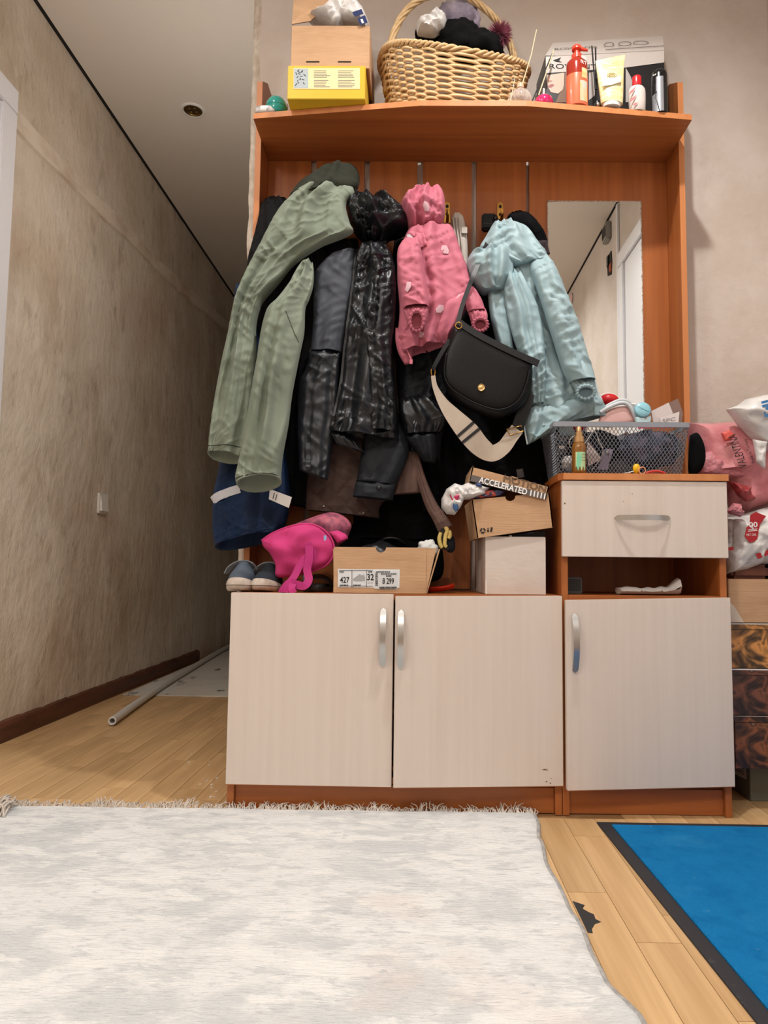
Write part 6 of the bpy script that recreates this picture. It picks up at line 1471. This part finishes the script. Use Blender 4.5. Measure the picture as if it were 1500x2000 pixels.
for k in range(3):
    z1_ = P(1465, ys[k + 1], 1.765).z - .0008
    t = thing('boot_box', (.89, 1.88, zz), names[k] + (', on the grey green box' if k == 0 else ', between two alike' if k == 1 else ', under the plain cardboard box'), 'box', 'brown boot boxes in the stack')
    dx = (.004, -.002, .0)[k]
    g = G(); g.box(bxL + .006 + dx, 1.03, 1.765, 2.03, zz, z1_ - .016, .001); g.build('carton', leather_print('leather_photo_%d' % k, cols[k]), t)
    g = G(); g.box(bxL + .003 + dx, 1.034, 1.762, 2.033, z1_ - .0155, z1_, .001); g.build('lid', leather_print('leather_photo_lid_%d' % k, cols[k]), t)
    g = G(); g.box(bxL + .003 + dx, 1.034, 1.7612, 1.762, z1_ - .0035 if k else z1_ - .0012, z1_ - .0004); g.build('lid_edge', m_wplast, t)
    zz = z1_ + .0008
z1_ = P(1450, 1131, 1.76).z
t = thing('plain_cardboard_box', (.89, 1.88, zz), 'plain brown cardboard box on top of the boot boxes', 'box')
g = G(); g.box(bxL, 1.03, 1.758, 2.03, zz, z1_, .0015); g.build('carton', m_card, t)
g = G(); g.prism([V((bxL + .0, 1.7575, zz + .001)), V((bxL + .035, 1.7575, zz + .001)), V((bxL + .012, 1.7575, zz + .04)), V((bxL, 1.7575, zz + .05))], (0, -.0005, 0)); g.build('torn_paper', M('torn_paper', (206, 192, 176), rough=.8), t)
BZ = z1_ + .0008
# black and brown leather item on the box
t = thing('black_leather_bag', V((.93, 1.84, BZ)), 'black leather bag lying on the cardboard box under the white plastic bag', 'bag')
g = G(); g.box(P(1473, 0, 1.79).x, 1.02, 1.79, 1.92, BZ, BZ + .05, .01); g.build('body', m_leather, t, True, 40)
t = thing('brown_purse', V((.84, 1.84, BZ)), 'brown purse lying on the cardboard box beside the drawer cabinet', 'purse')
g = G(); g.box(.78, P(1470, 0, 1.79).x, 1.79, 1.90, BZ, BZ + .035, .008); g.build('body', M('brown_leather', (112, 66, 52), rough=.5), t, True, 40)
# white bag with red hexagon print
m_bagp = M('bag_red', (168, 30, 40), rough=.35)
t = thing('white_red_bag', V((.85, 1.80, BZ + .03)), 'white plastic bag with red hexagon print on the cardboard boxes', 'bag')
crumple('film', [(1412, 1012), (1440, 1008), (1480, 996), (1520, 985), (1560, 1000), (1580, 1060), (1540, 1100), (1480, 1104), (1450, 1116), (1416, 1122), (1414, 1080), (1420, 1060)], 1.815, .05, m_bag_w, t, 41., amp=.018, freq=18.)
hx_ = [(1465, 1006), (1476, 1000), (1496, 1008), (1484, 1024), (1478, 1056), (1464, 1060), (1454, 1048), (1458, 1030), (1464, 1024)]
hex_ = quad('red_hexagon', [P(x, y, 1.748) for x, y in hx_], m_bagp, t, V((0, -.0012, 0)))
text('lettering', '00', P(1463, 1030, 1.7465), (1, 0, .06), (-.05, 0, 1), .0125, m_white_ink, t, width=.021, bold=.02)
g = G()
for y in (1034, 1037): g.prism([P(1461, y, 1.7465), P(1479, y - 1.5, 1.7465), P(1479, y - .3, 1.7465), P(1461, y + 1.2, 1.7465)], (0, -.0004, 0))
g.build('print_lines', m_white_ink, t)
text('lettering', 'MKT OAK', P(1458, 1047, 1.7465), (1, 0, .04), (0, 0, 1), .006, m_white_ink, t, width=.024)
for px_ in ([(1476, 1082), (1500, 1074), (1530, 1066), (1530, 1074), (1500, 1084), (1480, 1092)], [(1421, 1069), (1433, 1068), (1432, 1075), (1421, 1075)]):
    quad('red_stripe', [P(x, y, 1.752) for x, y in px_], m_bagp, t, V((0, -.001, 0)))
# pink glitter bag
m_glit = M('pink_glitter', (206, 134, 142), rough=.34, col2=(190, 110, 120), scale=(30, 30, 30), bump=.9, bscale=(150, 150, 150), bdist=.004, spec=.7)
m_pkb = M('pink_bag_film', (208, 138, 142), rough=.34, col2=(196, 118, 124), scale=(16, 16, 16), bump=.5, bscale=(24, 24, 24), bdist=.008)
t = thing('pink_shopping_bag', V((.84, 1.82, BZ + .08)), 'pink glossy shopping bag with VALENTINA lettering beside the rack', 'bag')
crumple('film', [(1338, 826), (1380, 827), (1426, 824), (1480, 830), (1540, 850), (1590, 900), (1590, 970), (1520, 986), (1470, 1000), (1446, 1008), (1426, 996), (1420, 960), (1396, 930), (1356, 926)], 1.895, .075, m_pkb, t, 52., amp=.016, freq=12.)
crumple('glitter_fold', [(1354, 890), (1382, 880), (1402, 900), (1430, 912), (1468, 930), (1470, 936), (1420, 934), (1396, 930), (1356, 928)], 1.845, .025, m_glit, t, 55., amp=.006)
crumple('glitter_fold', [(1419, 998), (1432, 982), (1442, 984), (1452, 1004), (1446, 1010), (1424, 1004)], 1.76, .014, m_glit, t, 57., amp=.01, freq=50.)
crumple('dark_fold', [(1420, 940), (1440, 944), (1464, 950), (1468, 966), (1474, 976), (1456, 980), (1440, 968), (1430, 954)], 1.80, .012, M('deep_rose_film', (150, 56, 58), rough=.3), t, 59., amp=.01, freq=36.)
crumple('red_patch', [(1408, 846), (1424, 840), (1436, 850), (1428, 860), (1414, 862)], 1.803, .006, M('red_print', (214, 92, 82), rough=.35), t, 61., amp=.003)  # small red patch on the pink film
dv = (P(1433, 852, 1.80) - P(1454, 911, 1.80)); pv = V((-dv.z, 0, dv.x)).normalized()
text('lettering', 'VALENTINA', P(1459, 911, 1.793), dv, (-pv if pv.x > 0 else pv), .021, m_ink, t, width=dv.length * 1.08, depth=.002, shear=.1)
text('lettering', 'Style in Turkey', P(1474, 904, 1.793), dv, (-pv if pv.x > 0 else pv), .0085, m_ink, t, width=dv.length * .80, depth=.002)
# black hat hanging behind the basket edge
t = thing('black_beanie', V((P(1362, 920, 1.93).x, 1.93, BZ + .12)), 'black knitted hat squeezed between the rack and the pink bag', 'hat')
dome('crown', [(1348, 850), (1362, 846), (1374, 870), (1376, 900), (1366, 922), (1346, 926)], 1.80, .02, m_blk2, t, 3.)
# white carrier bag with blue letters
t = thing('white_carrier_bag', V((.93, 1.80, P(1470, 915, 1.8).z)), 'white plastic carrier bag with blue letters on top of the pink bag', 'bag')
crumple('film', [(1418, 800), (1440, 792), (1456, 780), (1490, 772), (1540, 770), (1580, 810), (1590, 870), (1540, 890), (1496, 880), (1466, 856), (1440, 828)], 1.80, .05, m_bag_w, t, 66., amp=.016, freq=16.)
crumple('handle_film', [(1470, 858), (1496, 862), (1494, 890), (1493, 916), (1478, 904), (1474, 880)], 1.765, .008, m_bag_w, t, 68., amp=.006)
m_bl = M('blue_print', (52, 118, 176), rough=.35)
dv = V((.45, 0, -.9)); text('lettering', 'IKI', P(1487, 784, 1.735), (.22, 0, -1), (1, 0, .25), .026, m_bl, t, width=.040, bold=.03)
# faint pink paper flower by the ceiling line (seen in the mirror)
t = thing('paper_flower', (RX - .002, -.72, 2.40), 'small pink paper flower on the right wall near the ceiling', 'decoration')
for k in range(5):
    a = 2 * PI * k / 5; g = G(); g.sphere(V((RX - .006, -.72 + .022 * math.cos(a), 2.42 + .022 * math.sin(a))), (.004, .017, .017), 12, 8); g.build('petal', M('paper_pink', (226, 190, 190), rough=.8), t, True)
